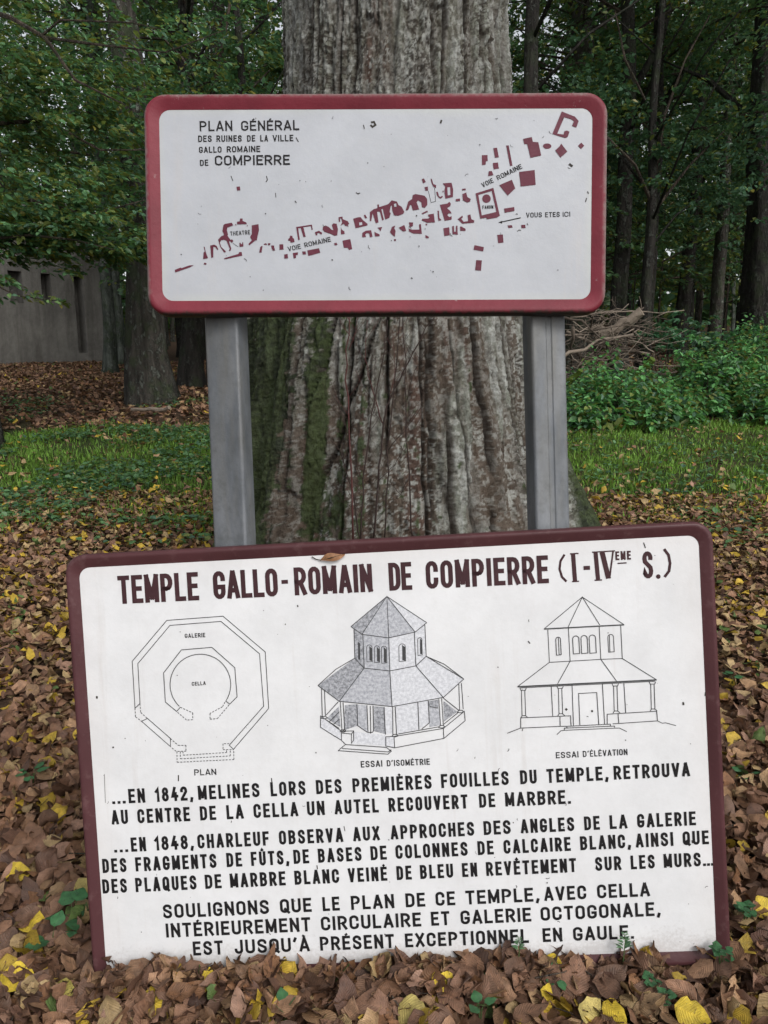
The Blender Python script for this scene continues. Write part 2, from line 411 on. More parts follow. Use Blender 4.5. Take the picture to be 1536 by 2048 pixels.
def paint(name, c, rough=.4, worn=None, amount=.2, dirt=.3):
    m, n, l, b = nodes(name); o = objco(n)
    f = noise(n, l, 35, 6, .65, o); g = noise(n, l, 6, 5, .6, o)
    c2 = tuple(x * .78 for x in c)
    col = ramp(n, l, g, [(.35, c2), (.65, c)])
    if worn:
        k = ramp(n, l, f, [(.56, (0, 0, 0)), (.66, (1, 1, 1))])
        col = mix(n, l, mth(n, l, 'MULTIPLY', k, amount), col, worn)
    sp = noise(n, l, 260, 3, .6, o)
    col = mix(n, l, mth(n, l, 'MULTIPLY', ramp(n, l, sp, [(.66, (0, 0, 0)), (.72, (1, 1, 1))]), dirt), col, (.09, .075, .06))
    l.new(col, b.inputs['Base Color']); b.inputs['Roughness'].default_value = rough
    b.inputs['Specular IOR Level'].default_value = .2
    bump(n, l, b, f, .0012)
    return m
def panel_mat(name, c, w, h, edge, eamt, speck=.35, green=(.45, .47, .33), mud=0.0):
    """enamelled face: faint mottling, algae creeping in from the rim, run marks, dark specks"""
    m, n, l, b = nodes(name); o = objco(n)
    g = noise(n, l, 3.5, 6, .65, o); f = noise(n, l, 45, 5, .7, o)
    col = ramp(n, l, g, [(.3, tuple(x * .90 for x in c)), (.7, c)])
    col = mix(n, l, mth(n, l, 'MULTIPLY', ramp(n, l, f, [(.5, (0, 0, 0)), (.75, (1, 1, 1))]), .16), col, (.50, .49, .46))
    s = n.new('ShaderNodeSeparateXYZ'); l.new(o, s.inputs[0])
    dx = mth(n, l, 'MINIMUM', s.outputs[0], mth(n, l, 'SUBTRACT', w, s.outputs[0]))
    dy = mth(n, l, 'MINIMUM', mth(n, l, 'MULTIPLY', s.outputs[1], -1.0), mth(n, l, 'ADD', s.outputs[1], h))
    d = mth(n, l, 'MINIMUM', dx, dy)
    d = mth(n, l, 'ADD', d, mth(n, l, 'MULTIPLY', mth(n, l, 'SUBTRACT', g, .5), edge * 2.5))
    e = ramp(n, l, mth(n, l, 'DIVIDE', d, edge * 4), [(.12, (1, 1, 1)), (.75, (0, 0, 0))])
    col = mix(n, l, mth(n, l, 'MULTIPLY', e, eamt), col, green)
    st = noise(n, l, 22, 5, .7, mapped(n, l, o, (1, .05, 1)))
    col = mix(n, l, mth(n, l, 'MULTIPLY', ramp(n, l, st, [(.58, (0, 0, 0)), (.72, (1, 1, 1))]), .22), col, (.47, .42, .38))
    v = n.new('ShaderNodeTexVoronoi'); v.inputs['Scale'].default_value = 38; l.new(o, v.inputs['Vector'])
    rr = n.new('ShaderNodeSeparateColor'); l.new(v.outputs['Color'], rr.inputs[0])
    dot = mth(n, l, 'LESS_THAN', v.outputs['Distance'], mth(n, l, 'MULTIPLY', mth(n, l, 'GREATER_THAN', rr.outputs[0], .80), mth(n, l, 'MULTIPLY', rr.outputs[1], .075)))
    col = mix(n, l, mth(n, l, 'MULTIPLY', dot, speck), col, (.05, .045, .035))
    # large faint clouds of grime, and splashes above the ground line
    cl = noise(n, l, 9, 6, .72, o)
    col = mix(n, l, mth(n, l, 'MULTIPLY', ramp(n, l, cl, [(.42, (0, 0, 0)), (.68, (1, 1, 1))]), .30), col, tuple(x * .72 for x in c))
    if mud:
        up = mth(n, l, 'ADD', s.outputs[1], h)
        q = mth(n, l, 'ADD', mth(n, l, 'MULTIPLY', up, -7.0), mth(n, l, 'ADD', cl, .35))
        fs = ramp(n, l, mth(n, l, 'ADD', q, mth(n, l, 'MULTIPLY', mth(n, l, 'SUBTRACT', noise(n, l, 120, 4, .7, o), .5), 1.6)), [(.35, (0, 0, 0)), (.75, (1, 1, 1))])
        col = mix(n, l, mth(n, l, 'MULTIPLY', fs, mud), col, (.20, .155, .12))
    l.new(col, b.inputs['Base Color']); b.inputs['Roughness'].default_value = .38; b.inputs['Specular IOR Level'].default_value = .3
    bump(n, l, b, f, .0006)
    return m

M_ink = paint('black_print', (.012, .011, .012), .55, (.07, .065, .065), .2, .1)
M_title = paint('maroon_print', (.050, .020, .024), .5, (.09, .045, .05), .3, .3)
M_maroon = paint('plan_maroon', (.115, .022, .040), .5, (.17, .06, .08), .25, .2)
M_fine = paint('drawing_ink', (.06, .06, .062), .5)
def pencil(name, lo, hi):
    m, n, l, b = nodes(name); o = objco(n)
    f = noise(n, l, 150, 5, .75, o)
    l.new(ramp(n, l, f, [(.38, lo), (.62, hi)]), b.inputs['Base Color']); b.inputs['Roughness'].default_value = .6; return m
M_p1 = pencil('pencil_dark', (.14, .145, .16), (.42, .43, .46))
M_p2 = pencil('pencil_mid', (.27, .28, .31), (.50, .51, .54))
M_p3 = pencil('pencil_light', (.46, .47, .50), (.66, .67, .70))

# ---------------- lower sign
LW, LH = 1.42, 1.42 * .685
lowr = empty('information_sign'); lowr.matrix_world = LOW.M
tag(lowr, 'large white information sign with brown frame and drawings of an octagonal temple', 'sign')
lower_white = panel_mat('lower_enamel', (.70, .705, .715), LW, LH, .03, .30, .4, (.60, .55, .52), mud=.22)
plate('panel', LW, LH, .028, -.004, 0.0, .012, lower_white, lowr)
M_brown = paint('brown_frame_enamel', (.082, .032, .035), .38, (.17, .10, .10), .25, .35)
FWL = .0285
PROF = [(-.02, -.028), (-.06, -.012), (-.04, .002), (.05, .0075), (.18, .0095), (.36, .0085), (.72, .0035), (.94, .0012), (1.0, .0004)]
def prof_frame(w, h, fw, r0, r1, mat, par):
    return frame_mesh('frame', w, h, fw, PROF, r0, r1, mat, par)
prof_frame(LW, LH, FWL, .042, .024, M_brown, lowr)
plate('back_plate', LW, LH, .03, -.027, -.022, .004, paint('sheet_back', (.25, .25, .26), .5), lowr)

def word(parent, wd, p0, p1, cap, th, mat=None, fr=None, name='word', **kw):
    q = Ink(fr or LOW); q.text(wd, p0, p1, cap, th, **kw); q.build(name, mat or M_ink, parent)
ink_group = lowr
B0 = [ # text, words [(word, x0, x1)], baseline (xa, ya) (xb, yb), cap, stroke
 ([('...', 225, 252), ('EN', 258, 291), ('1842,', 311, 387), ('MELINES', 397, 520), ('LORS', 542, 612), ('DES', 633, 684), ('PREMIÈRES', 706, 864), ('FOUILLES', 883, 1018), ('DU', 1041, 1074), ('TEMPLE,', 1094, 1217), ('RETROUVA', 1228, 1380)], (225, 1608), (1380, 1552)),
 ([('AU', 224, 257), ('CENTRE', 276, 381), ('DE', 401, 433), ('LA', 454, 488), ('CELLA', 508, 597), ('UN', 615, 650), ('AUTEL', 670, 758), ('RECOUVERT', 778, 936), ('DE', 959, 991), ('MARBRE.', 1011, 1142)], (224, 1649), (1142, 1607)),
 ([('...', 229, 257), ('EN', 263, 293), ('1848,', 310, 388), ('CHARLEUF', 396, 539), ('OBSERVA', 559, 687), ('AUX', 707, 760), ('APPROCHES', 782, 949), ('DES', 968, 1022), ('ANGLES', 1042, 1149), ('DE', 1169, 1200), ('LA', 1220, 1255), ('GALERIE', 1275, 1392)], (229, 1705), (1392, 1650)),
 ([('DES', 206, 254), ('FRAGMENTS', 272, 434), ('DE', 454, 485), ('FÛTS,', 503, 579), ('DE', 588, 619), ('BASES', 637, 724), ('DE', 742, 774), ('COLONNES', 792, 936), ('DE', 956, 988), ('CALCAIRE', 1008, 1142), ('BLANC,', 1161, 1262), ('AINSI', 1272, 1347), ('QUE', 1366, 1418)], (206, 1746), (1418, 1688)),
 ([('DES', 206, 255), ('PLAQUES', 272, 394), ('DE', 411, 444), ('MARBRE', 461, 572), ('BLANC', 590, 679), ('VEINÉ', 697, 775), ('DE', 794, 824), ('BLEU', 841, 907), ('EN', 925, 955), ('REVÊTEMENT', 973, 1153), ('SUR', 1191, 1243), ('LES', 1262, 1310), ('MURS', 1328, 1402), ('...', 1406, 1428)], (206, 1787), (1428, 1731)),
 ([('SOULIGNONS', 327, 539), ('QUE', 561, 624), ('LE', 646, 680), ('PLAN', 703, 789), ('DE', 812, 851), ('CE', 872, 911), ('TEMPLE,', 932, 1079), ('AVEC', 1089, 1173), ('CELLA', 1195, 1300)], (327, 1837), (1300, 1792)),
 ([('INTÉRIEUREMENT', 333, 622), ('CIRCULAIRE', 643, 843), ('ET', 863, 900), ('GALERIE', 922, 1063), ('OCTOGONALE,', 1082, 1321)], (333, 1875), (1321, 1831)),
 ([('EST', 387, 447), ("JUSQU'À", 470, 620), ('PRÉSENT', 641, 789), ('EXCEPTIONNEL', 811, 1058), ('EN', 1086, 1125), ('GAULE.', 1147, 1268)], (387, 1911), (1268, 1877)),
]
for words, a, b in B0:
    k = (b[1] - a[1]) / (b[0] - a[0])
    for wd, x0, x1 in words:
        y0 = a[1] + k * (x0 - a[0]); y1 = a[1] + k * (x1 - a[0])
        word(ink_group, wd, (x0, y0), (x1, y1), 28.5, 5.4)
word(lowr, 'PLAN', (389, 1551), (433, 1549.5), 12.5, 2.1)
word(lowr, 'ESSAI', (722, 1535), (765, 1533), 13, 2.2); word(lowr, "D'ISOMÉTRIE", (774, 1532.6), (860, 1529), 12.5, 2.1)
word(lowr, 'ESSAI', (1112, 1516.5), (1157, 1514.5), 12.5, 2.0); word(lowr, "D'ÉLÉVATION", (1166, 1514), (1255, 1509.5), 12.5, 2.0)
word(lowr, 'GALERIE', (370, 1276), (411, 1274), 8.5, 1.5); word(lowr, 'CELLA', (384, 1371.5), (412, 1369.5), 7.5, 1.4)
ti = Ink(LOW)
def ty(x): return 1208 + (x - 240) * (1166.0 - 1208) / (1097 - 240)
for wd, x0, x1 in (('TEMPLE', 238, 399), ('GALLO', 428, 557), ('ROMAIN', 590, 746), ('DE', 779, 825), ('COMPIERRE', 853, 1098)):
    word(lowr, wd, (x0, ty(x0)), (x1, ty(x1)), 56, 9.2, M_title, name='title_word', gap=.085)
def tl(P, tpx, ext=False):
    Q = [Vector(LOW.art(x, y)) for x, y in P]; ti.stroke(Q, tpx / 915, False, ext)
def title_part():
    global ti
    ti.build('title_character', M_title, lowr); ti = Ink(LOW)
tl([(563, 1164), (576, 1163.4)], 8); title_part(); tl([(1167, 1136), (1180, 1135.4)], 8); title_part()
tl([(1129, 1109), (1121, 1122), (1119, 1138), (1124, 1154), (1133, 1163)], 4.5); title_part()
tl([(1328, 1098), (1337, 1110), (1340, 1126), (1338, 1142), (1329, 1154)], 5.5); title_part()
tl([(1146, 1108), (1150, 1162)], 8.5); tl([(1140, 1107.6), (1157, 1106.8)], 2.6); tl([(1144, 1163.2), (1158, 1162.4)], 2.6); title_part()
tl([(1191, 1104.6), (1196, 1159)], 8.5); tl([(1184, 1104.4), (1230, 1101.6)], 2.6); tl([(1189, 1160.6), (1204, 1159.8)], 2.6)
tl([(1204, 1104), (1217, 1157)], 10); tl([(1226, 1102.5), (1219, 1157)], 3.4); title_part()
ti.text('EME', (1231, 1120.5), (1262, 1119), 18, 3.6, gap=.16)
tl([(1235, 1126.6), (1253, 1125.6)], 2.6); title_part()
ti.text('S', (1286, 1157.3), (1307, 1156.3), 55, 8.5); title_part()
ti.disc(1316.5, 1153, 4.6, 4.6, (0, 0), 1)
title_part()

# ---- drawings on the lower sign
d = Ink(LOW); o_, s_ = (240, 1210), 4.8; t_ = .0017
d.line([(145, 990), (118, 540), (450, 147), (990, 107), (1395, 450), (1428, 992), (1090, 1385), (1050, 1345), (1380, 970), (1340, 467), (970, 157), (480, 195), (172, 562), (193, 945)], t_, o_, s_, True)
d.line([(208, 1115), (265, 1088), (485, 1280), (485, 1358)], t_, o_, s_, True)
for P in ([(145, 990), (150, 1072), (208, 1115)], [(193, 945), (200, 1030), (265, 1088)], [(485, 1280), (560, 1345), (635, 1345), (635, 1403), (540, 1403), (485, 1358)],
          [(1050, 1330), (990, 1330), (990, 1387), (1090, 1387)], [(548, 1405), (550, 1508), (1095, 1482), (1092, 1390)], [(580, 1405), (582, 1475), (1060, 1447), (1060, 1390)],
          [(605, 1403), (608, 1440), (1025, 1415), (1025, 1390)], [(580, 980), (700, 1035), (700, 1100), (640, 1102), (545, 1020)], [(1010, 930), (985, 975), (865, 1040), (865, 1095), (935, 1090), (1055, 950)]):
    d.dash(P, t_ * .95, o_, s_)
d.line([(580, 980), (545, 1020), (437, 930), (420, 650), (590, 430), (883, 405), (1103, 600), (1125, 880), (1055, 950), (1015, 920)], t_, o_, s_)
d.line([(773 + 291 * math.cos(R(a)), 762 - 291 * math.sin(R(a))) for a in range(-33, 230, 7)], t_, o_, s_)
d.build('plan_drawing', M_fine, lowr)

d = Ink(LOW); o_, s_ = (1000, 1180), 4.151; t_ = .0016
L = [[(365, 323), (683, 58), (1030, 288)], [(565, 308), (683, 58), (828, 290)], [(397, 330), (410, 600)], [(568, 315), (582, 590)], [(823, 300), (837, 575)], [(1002, 295), (1015, 568)],
     [(145, 802), (410, 600), (582, 590), (837, 575), (1015, 568), (1300, 745)], [(582, 590), (478, 778)], [(837, 575), (970, 760)], [(165, 812), (1285, 757)],
     [(425, 800), (438, 1045)], [(598, 785), (610, 1125)], [(850, 780), (868, 1112)], [(1028, 770), (1043, 1018)], [(663, 1120), (652, 858), (803, 850), (820, 1118)],
     [(172, 1145), (172, 1060), (585, 1043), (590, 1125)], [(497, 1045), (500, 1130)], [(890, 1110), (890, 1030), (1300, 1005), (1307, 1085), (935, 1110)], [(980, 1025), (985, 1105)],
     [(60, 1188), (170, 1145), (500, 1130), (555, 1130)], [(555, 1130), (915, 1112), (918, 1126)], [(555, 1130), (555, 1142)], [(535, 1160), (535, 1145), (950, 1128), (952, 1140)],
     [(472, 1200), (505, 1168), (535, 1164), (990, 1145), (1052, 1175)], [(1307, 1085), (1345, 1105), (1375, 1102), (1460, 1125)]]
for cx, yt, yb in ((193, 812, 1042), (500, 796, 1026), (958, 776, 1003), (1266, 760, 986)):
    L += [[(cx - 28, yt), (cx - 20, yt + 20), (cx + 18, yt + 20), (cx + 25, yt)], [(cx - 15, yt + 22), (cx - 10, yb)], [(cx + 13, yt + 22), (cx + 20, yb)], [(cx - 20, yb + 18), (cx - 8, yb), (cx + 18, yb), (cx + 38, yb + 16)]]
for P in L: d.line(P, t_, o_, s_)
d.line([(365, 323), (1030, 288)], .0028, o_, s_); d.line([(145, 802), (1300, 745)], .0030, o_, s_)
def arch(x0, x1, yt, yb, dx=6):
    c = (x0 + x1) / 2; r = (x1 - x0) / 2
    return [(x0 + dx, yb), (x0, yt + r)] + [(c - r * math.cos(R(a)), yt + r - r * math.sin(R(a))) for a in range(20, 180, 20)] + [(x1, yt + r), (x1 + dx, yb - 4)]
for a in ((603, 655, 380, 530), (672, 724, 376, 526), (740, 793, 372, 524), (463, 502, 390, 540), (895, 942, 368, 516)): d.line(arch(*a), t_, o_, s_, True)
d.line([(484, 395), (491, 538)], t_, o_, s_); d.line([(908, 375), (912, 512)], t_, o_, s_)
d.build('elevation_drawing', M_fine, lowr)

o_, s_ = (620, 1180), 4.518; t_ = .0017
sh = {M_p1: [[(695, 58), (370, 330), (470, 400)], [(398, 350), (478, 405), (490, 705), (405, 615)], [(405, 615), (490, 705), (265, 1005), (72, 862)], [(315, 1040), (425, 1030), (432, 1225), (305, 1268)],
             [(577, 1050), (670, 1056), (682, 1303), (577, 1275)], [(1205, 1000), (1330, 1100), (1210, 1190)], [(150, 1160), (262, 1050), (275, 1240)], [(1075, 1003), (1160, 990), (1162, 1060), (1075, 1050)]],
      M_p2: [[(695, 58), (470, 400), (712, 432)], [(695, 58), (712, 432), (950, 380)], [(478, 405), (712, 435), (722, 730), (490, 705)], [(490, 705), (722, 730), (742, 1052), (265, 1005)],
             [(428, 1035), (515, 1042), (522, 1284), (433, 1225)], [(1080, 1055), (1162, 1064), (1178, 1220), (1080, 1240)]],
      M_p3: [[(695, 58), (950, 380), (1055, 295)], [(712, 435), (943, 385), (957, 685), (722, 730)], [(943, 385), (1038, 315), (1050, 598), (957, 685)], [(722, 730), (957, 685), (1205, 970), (742, 1052)],
             [(957, 685), (1050, 598), (1390, 803), (1205, 970)], [(400, 1280), (682, 1310), (685, 1405), (380, 1388)], [(95, 1140), (285, 1275), (288, 1355), (95, 1240)], [(675, 1060), (740, 1060), (748, 1300), (684, 1303)],
             [(775, 1052), (975, 1016), (985, 1258), (785, 1300)], [(975, 1016), (1068, 1000), (1076, 1200), (987, 1258)], [(688, 1328), (760, 1324), (764, 1422), (688, 1408)]]}
for m_, Ps in sh.items():
    for P in Ps: q = Ink(LOW); q.area(P, o_, s_, .0003); q.build('shading', m_, lowr)
d = Ink(LOW)
for a in ((520, 560, 500, 650), (588, 628, 508, 658), (650, 690, 510, 665), (810, 862, 490, 648), (978, 1015, 430, 590), (420, 455, 460, 640)):
    c = (a[0] + a[1]) / 2; d.area([(c - 4, a[2] + 6), (a[1] - 2, a[2] + 25), (a[1], a[3] - 8), (c - 2, a[3] - 14)], o_, s_, .0005)
for P in ([(370, 330), (695, 58), (1055, 295)], [(470, 400), (695, 58), (712, 432)], [(695, 58), (950, 380)], [(370, 330), (470, 400), (712, 432), (950, 380), (1055, 295)],
          [(398, 350), (405, 615)], [(478, 405), (490, 705)], [(712, 435), (722, 730)], [(943, 385), (957, 685)], [(1038, 315), (1050, 598)], [(405, 615), (490, 705), (722, 730), (957, 685), (1050, 598)],
          [(72, 862), (265, 1005), (742, 1052), (1205, 970), (1390, 803)], [(405, 615), (235, 715), (72, 862)], [(490, 705), (265, 1005)], [(722, 730), (742, 1052)], [(957, 685), (1205, 970)], [(1050, 598), (1390, 803)],
          [(1050, 598), (1215, 670), (1390, 803)], [(105, 890), (112, 1150)], [(132, 905), (140, 1135)], [(275, 1010), (290, 1270)], [(300, 1015), (315, 1265)], [(748, 1052), (750, 1310)], [(770, 1052), (783, 1310)],
          [(1165, 985), (1180, 1230)], [(1190, 980), (1205, 1225)], [(1345, 850), (1352, 1090)], [(1368, 840), (1385, 1075)], [(95, 1135), (95, 1240), (285, 1358), (320, 1392)], [(95, 1135), (280, 1272)],
          [(285, 1358), (285, 1275), (395, 1272), (395, 1355), (375, 1385), (375, 1300), (290, 1292)], [(375, 1300), (395, 1272)], [(765, 1425), (685, 1408), (685, 1325), (760, 1322), (765, 1425), (1210, 1340), (1205, 1250), (760, 1322)],
          [(1205, 1250), (1395, 1095), (1402, 1180), (1210, 1340)], [(800, 1300), (1165, 1235)], [(1205, 1215), (1340, 1105)], [(145, 1170), (265, 1250)], [(255, 1450), (320, 1395), (690, 1420), (735, 1455), (705, 1482), (255, 1450)],
          [(290, 1430), (708, 1462), (735, 1440)], [(425, 1030), (432, 1225), (520, 1285)], [(515, 1040), (525, 1285), (565, 1285), (575, 1270), (570, 1045)], [(545, 1045), (550, 1285)], [(670, 1055), (682, 1305)],
          [(975, 1015), (985, 1260)], [(1070, 1000), (1078, 1200), (1010, 1255)], [(145, 1130), (255, 1010)], [(1205, 975), (1345, 1085)], [(1080, 1052), (1160, 1065)], [(175, 1190), (265, 1100)], [(215, 1210), (268, 1165)]):
    d.line(P, t_, o_, s_)
for a in ((512, 560, 495, 650), (582, 628, 503, 656), (645, 692, 506, 662), (803, 862, 486, 645), (973, 1012, 430, 590)): d.line(arch(*a, dx=3), t_ * .8, o_, s_, True)
for cx, cy in ((128, 1150), (300, 1270), (770, 1312), (1190, 1232), (1360, 1095)): d.line([(cx - 28, cy + 8), (cx - 16, cy - 8), (cx + 14, cy - 10), (cx + 30, cy + 4), (cx + 4, cy + 14)], t_, o_, s_, True)
d.build('isometric_drawing', M_fine, lowr)

# ---------------- upper sign
UW, UH = 1.0, .469
uppr = empty('map_sign'); uppr.matrix_world = UPP.M
tag(uppr, 'white site map sign with faded red frame and maroon building plans', 'sign')
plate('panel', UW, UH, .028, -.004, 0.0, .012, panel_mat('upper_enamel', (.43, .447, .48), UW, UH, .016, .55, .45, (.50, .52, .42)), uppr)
def red_frame_mat():
    m, n, l, b = nodes('faded_red_enamel'); o = objco(n)
    g = noise(n, l, 5, 6, .65, o); f = noise(n, l, 60, 6, .7, o)
    col = ramp(n, l, g, [(.3, (.12, .015, .024)), (.7, (.19, .024, .038))])
    s = n.new('ShaderNodeSeparateXYZ'); l.new(o, s.inputs[0])
    # lichen and chalked enamel along the outer rim
    dx = mth(n, l, 'MINIMUM', s.outputs[0], mth(n, l, 'SUBTRACT', UW, s.outputs[0]))
    dy = mth(n, l, 'MULTIPLY', s.outputs[1], -1.0)
    dd = mth(n, l, 'ADD', mth(n, l, 'MINIMUM', dx, dy), mth(n, l, 'MULTIPLY', mth(n, l, 'SUBTRACT', f, .5), .02))
    e = ramp(n, l, mth(n, l, 'MULTIPLY', dd, 20.0), [(.0, (1, 1, 1)), (.16, (0, 0, 0))])
    col = mix(n, l, mth(n, l, 'MULTIPLY', e, .75), col, (.20, .175, .16))
    k = ramp(n, l, noise(n, l, 22, 6, .75, o), [(.66, (0, 0, 0)), (.70, (1, 1, 1))])
    col = mix(n, l, mth(n, l, 'MULTIPLY', k, .55), col, (.34, .28, .27))
    # near-black along the lower edge, its border broken by noise
    lo = ramp(n, l, mth(n, l, 'ADD', mth(n, l, 'ADD', s.outputs[1], UH), mth(n, l, 'MULTIPLY', mth(n, l, 'SUBTRACT', f, .5), .02)), [(.0, (1, 1, 1)), (.006, (0, 0, 0))])
    col = mix(n, l, lo, col, (.03, .028, .022))
    l.new(col, b.inputs['Base Color']); b.inputs['Roughness'].default_value = .5; b.inputs['Specular IOR Level'].default_value = .25
    bump(n, l, b, f, .0012); return m
prof_frame(UW, UH, .0305, .045, .024, red_frame_mat(), uppr)
plate('back_plate', UW, UH, .03, -.027, -.022, .004, paint('sheet_back_upper', (.25, .25, .26), .5), uppr)

o1, s1 = (280, 180), 3.2
for wd, a, b, cap, th in (('PLAN', (383, 265), (592, 262), 20, 3.2), ('GÉNÉRAL', (648, 262), (1020, 257), 19.5, 3.2), ('DES', (373, 333), (460, 332), 12.5, 2.3), ('RUINES', (490, 332), (652, 331), 12.5, 2.3), ('DE', (686, 331), (738, 330), 12.5, 2.3), ('LA', (770, 330), (820, 330), 12.5, 2.3), ('VILLE', (850, 330), (982, 328), 12.5, 2.3),
                          ('GALLO', (378, 403), (523, 401), 12, 2.2), ('ROMAINE', (556, 400), (770, 397), 12, 2.2), ('DE', (385, 487), (438, 485), 12, 2.2), ('COMPIERRE', (480, 484), (960, 479), 19.5, 3.3)):
    word(uppr, wd, a, b, cap, th, fr=UPP, org=o1, sc=s1)
o3, s3 = (820, 200), 3.84; o2, s2 = (560, 320), 3.84; o8, s8 = (330, 420), 5.689
word(uppr, 'VOIE', (560, 674), (645, 632), 9.5, 1.6, fr=UPP, org=o3, sc=s3); word(uppr, 'ROMAINE', (676, 617), (864, 525), 9.5, 1.6, fr=UPP, org=o3, sc=s3)
word(uppr, 'VOUS', (892, 904), (1013, 901), 9.8, 1.6, fr=UPP, org=o3, sc=s3); word(uppr, 'ETES', (1038, 901), (1150, 898), 9.8, 1.6, fr=UPP, org=o3, sc=s3); word(uppr, 'ICI', (1173, 898), (1230, 896), 9.8, 1.6, fr=UPP, org=o3, sc=s3)
word(uppr, 'FANUM', (557, 838), (640, 834), 6.8, 1.2, fr=UPP, org=o3, sc=s3)
word(uppr, 'VOIE', (65, 703), (163, 681), 9.5, 1.6, fr=UPP, org=o2, sc=s2); word(uppr, 'ROMAINE', (192, 673), (394, 626), 9.5, 1.6, fr=UPP, org=o2, sc=s2)
word(uppr, 'THEATRE', (745, 294), (970, 276), 8.2, 1.3, fr=UPP, org=o8, sc=s8)
t = Ink(UPP); t.line([(850, 905), (700, 938)], .0022, o3, s3); t.area([(678, 941), (708, 927), (708, 949)], o3, s3); t.build('arrow', M_ink, uppr); t = Ink(UPP)
t.line([(1140, 240), (1160, 328), (1195, 318), (1188, 215)], .0009, o2, s2); t.line([(770, 375), (835, 422)], .0008, o8, s8)
t.build('outline', M_ink, uppr)
p = Ink(UPP)
def plan(P, o, sc):
    q = Ink(UPP); q.area(P, o, sc, .0008 + .0003 * rnd.random()); q.build('building_plan', M_maroon, uppr)
for P in ([(112, 682), (180, 655), (190, 662), (275, 632), (330, 628), (285, 652), (118, 712)], [(440, 420), (452, 420), (465, 480), (490, 548), (435, 560), (440, 485), (455, 470)], [(447, 600), (475, 608), (470, 625), (442, 618)],
          [(515, 405), (560, 395), (590, 410), (608, 450), (595, 455), (575, 425), (552, 418), (550, 540), (527, 545)],
          [(605, 340), (640, 300), (670, 288), (665, 260), (653, 245), (665, 175), (680, 160), (760, 145), (778, 175), (712, 200), (705, 230), (718, 280), (712, 292), (745, 340), (765, 335), (780, 355), (760, 375), (740, 355), (730, 360), (755, 440), (745, 468), (728, 460), (738, 440), (700, 350), (670, 340), (640, 345), (625, 370), (640, 420), (692, 470), (690, 485), (670, 480), (630, 420)],
          [(820, 135), (850, 130), (855, 98), (885, 98), (885, 125), (930, 145), (930, 162), (822, 165)], [(800, 164), (812, 164), (812, 176), (800, 176)], [(932, 175), (942, 175), (942, 186), (932, 186)],
          [(988, 175), (1065, 162), (1070, 230), (1045, 345), (1025, 350), (965, 400), (950, 395), (955, 380), (990, 345), (970, 310), (980, 285), (988, 280)],
          [(848, 375), (860, 372), (865, 390), (880, 388), (878, 370), (890, 370), (893, 415), (850, 420)], [(672, 550), (835, 500), (845, 480), (872, 478), (880, 520), (680, 562)],
          [(1072, 485), (1085, 420), (1105, 408), (1110, 415), (1100, 485)], [(1122, 395), (1140, 378), (1160, 385), (1160, 400)], [(1172, 380), (1200, 378), (1198, 400), (1172, 400)], [(1208, 405), (1240, 405), (1252, 460), (1230, 465), (1215, 440)],
          [(1302, 392), (1345, 390), (1350, 450), (1303, 455)], [(1403, 335), (1420, 315), (1425, 292), (1450, 295), (1452, 315), (1470, 330), (1475, 365), (1430, 372), (1425, 350), (1405, 350)],
          [(1357, 508), (1395, 500), (1402, 548), (1360, 555)], [(1455, 490), (1515, 482), (1512, 512), (1490, 515), (1492, 545), (1465, 552)]):
    plan(P, o8, s8)
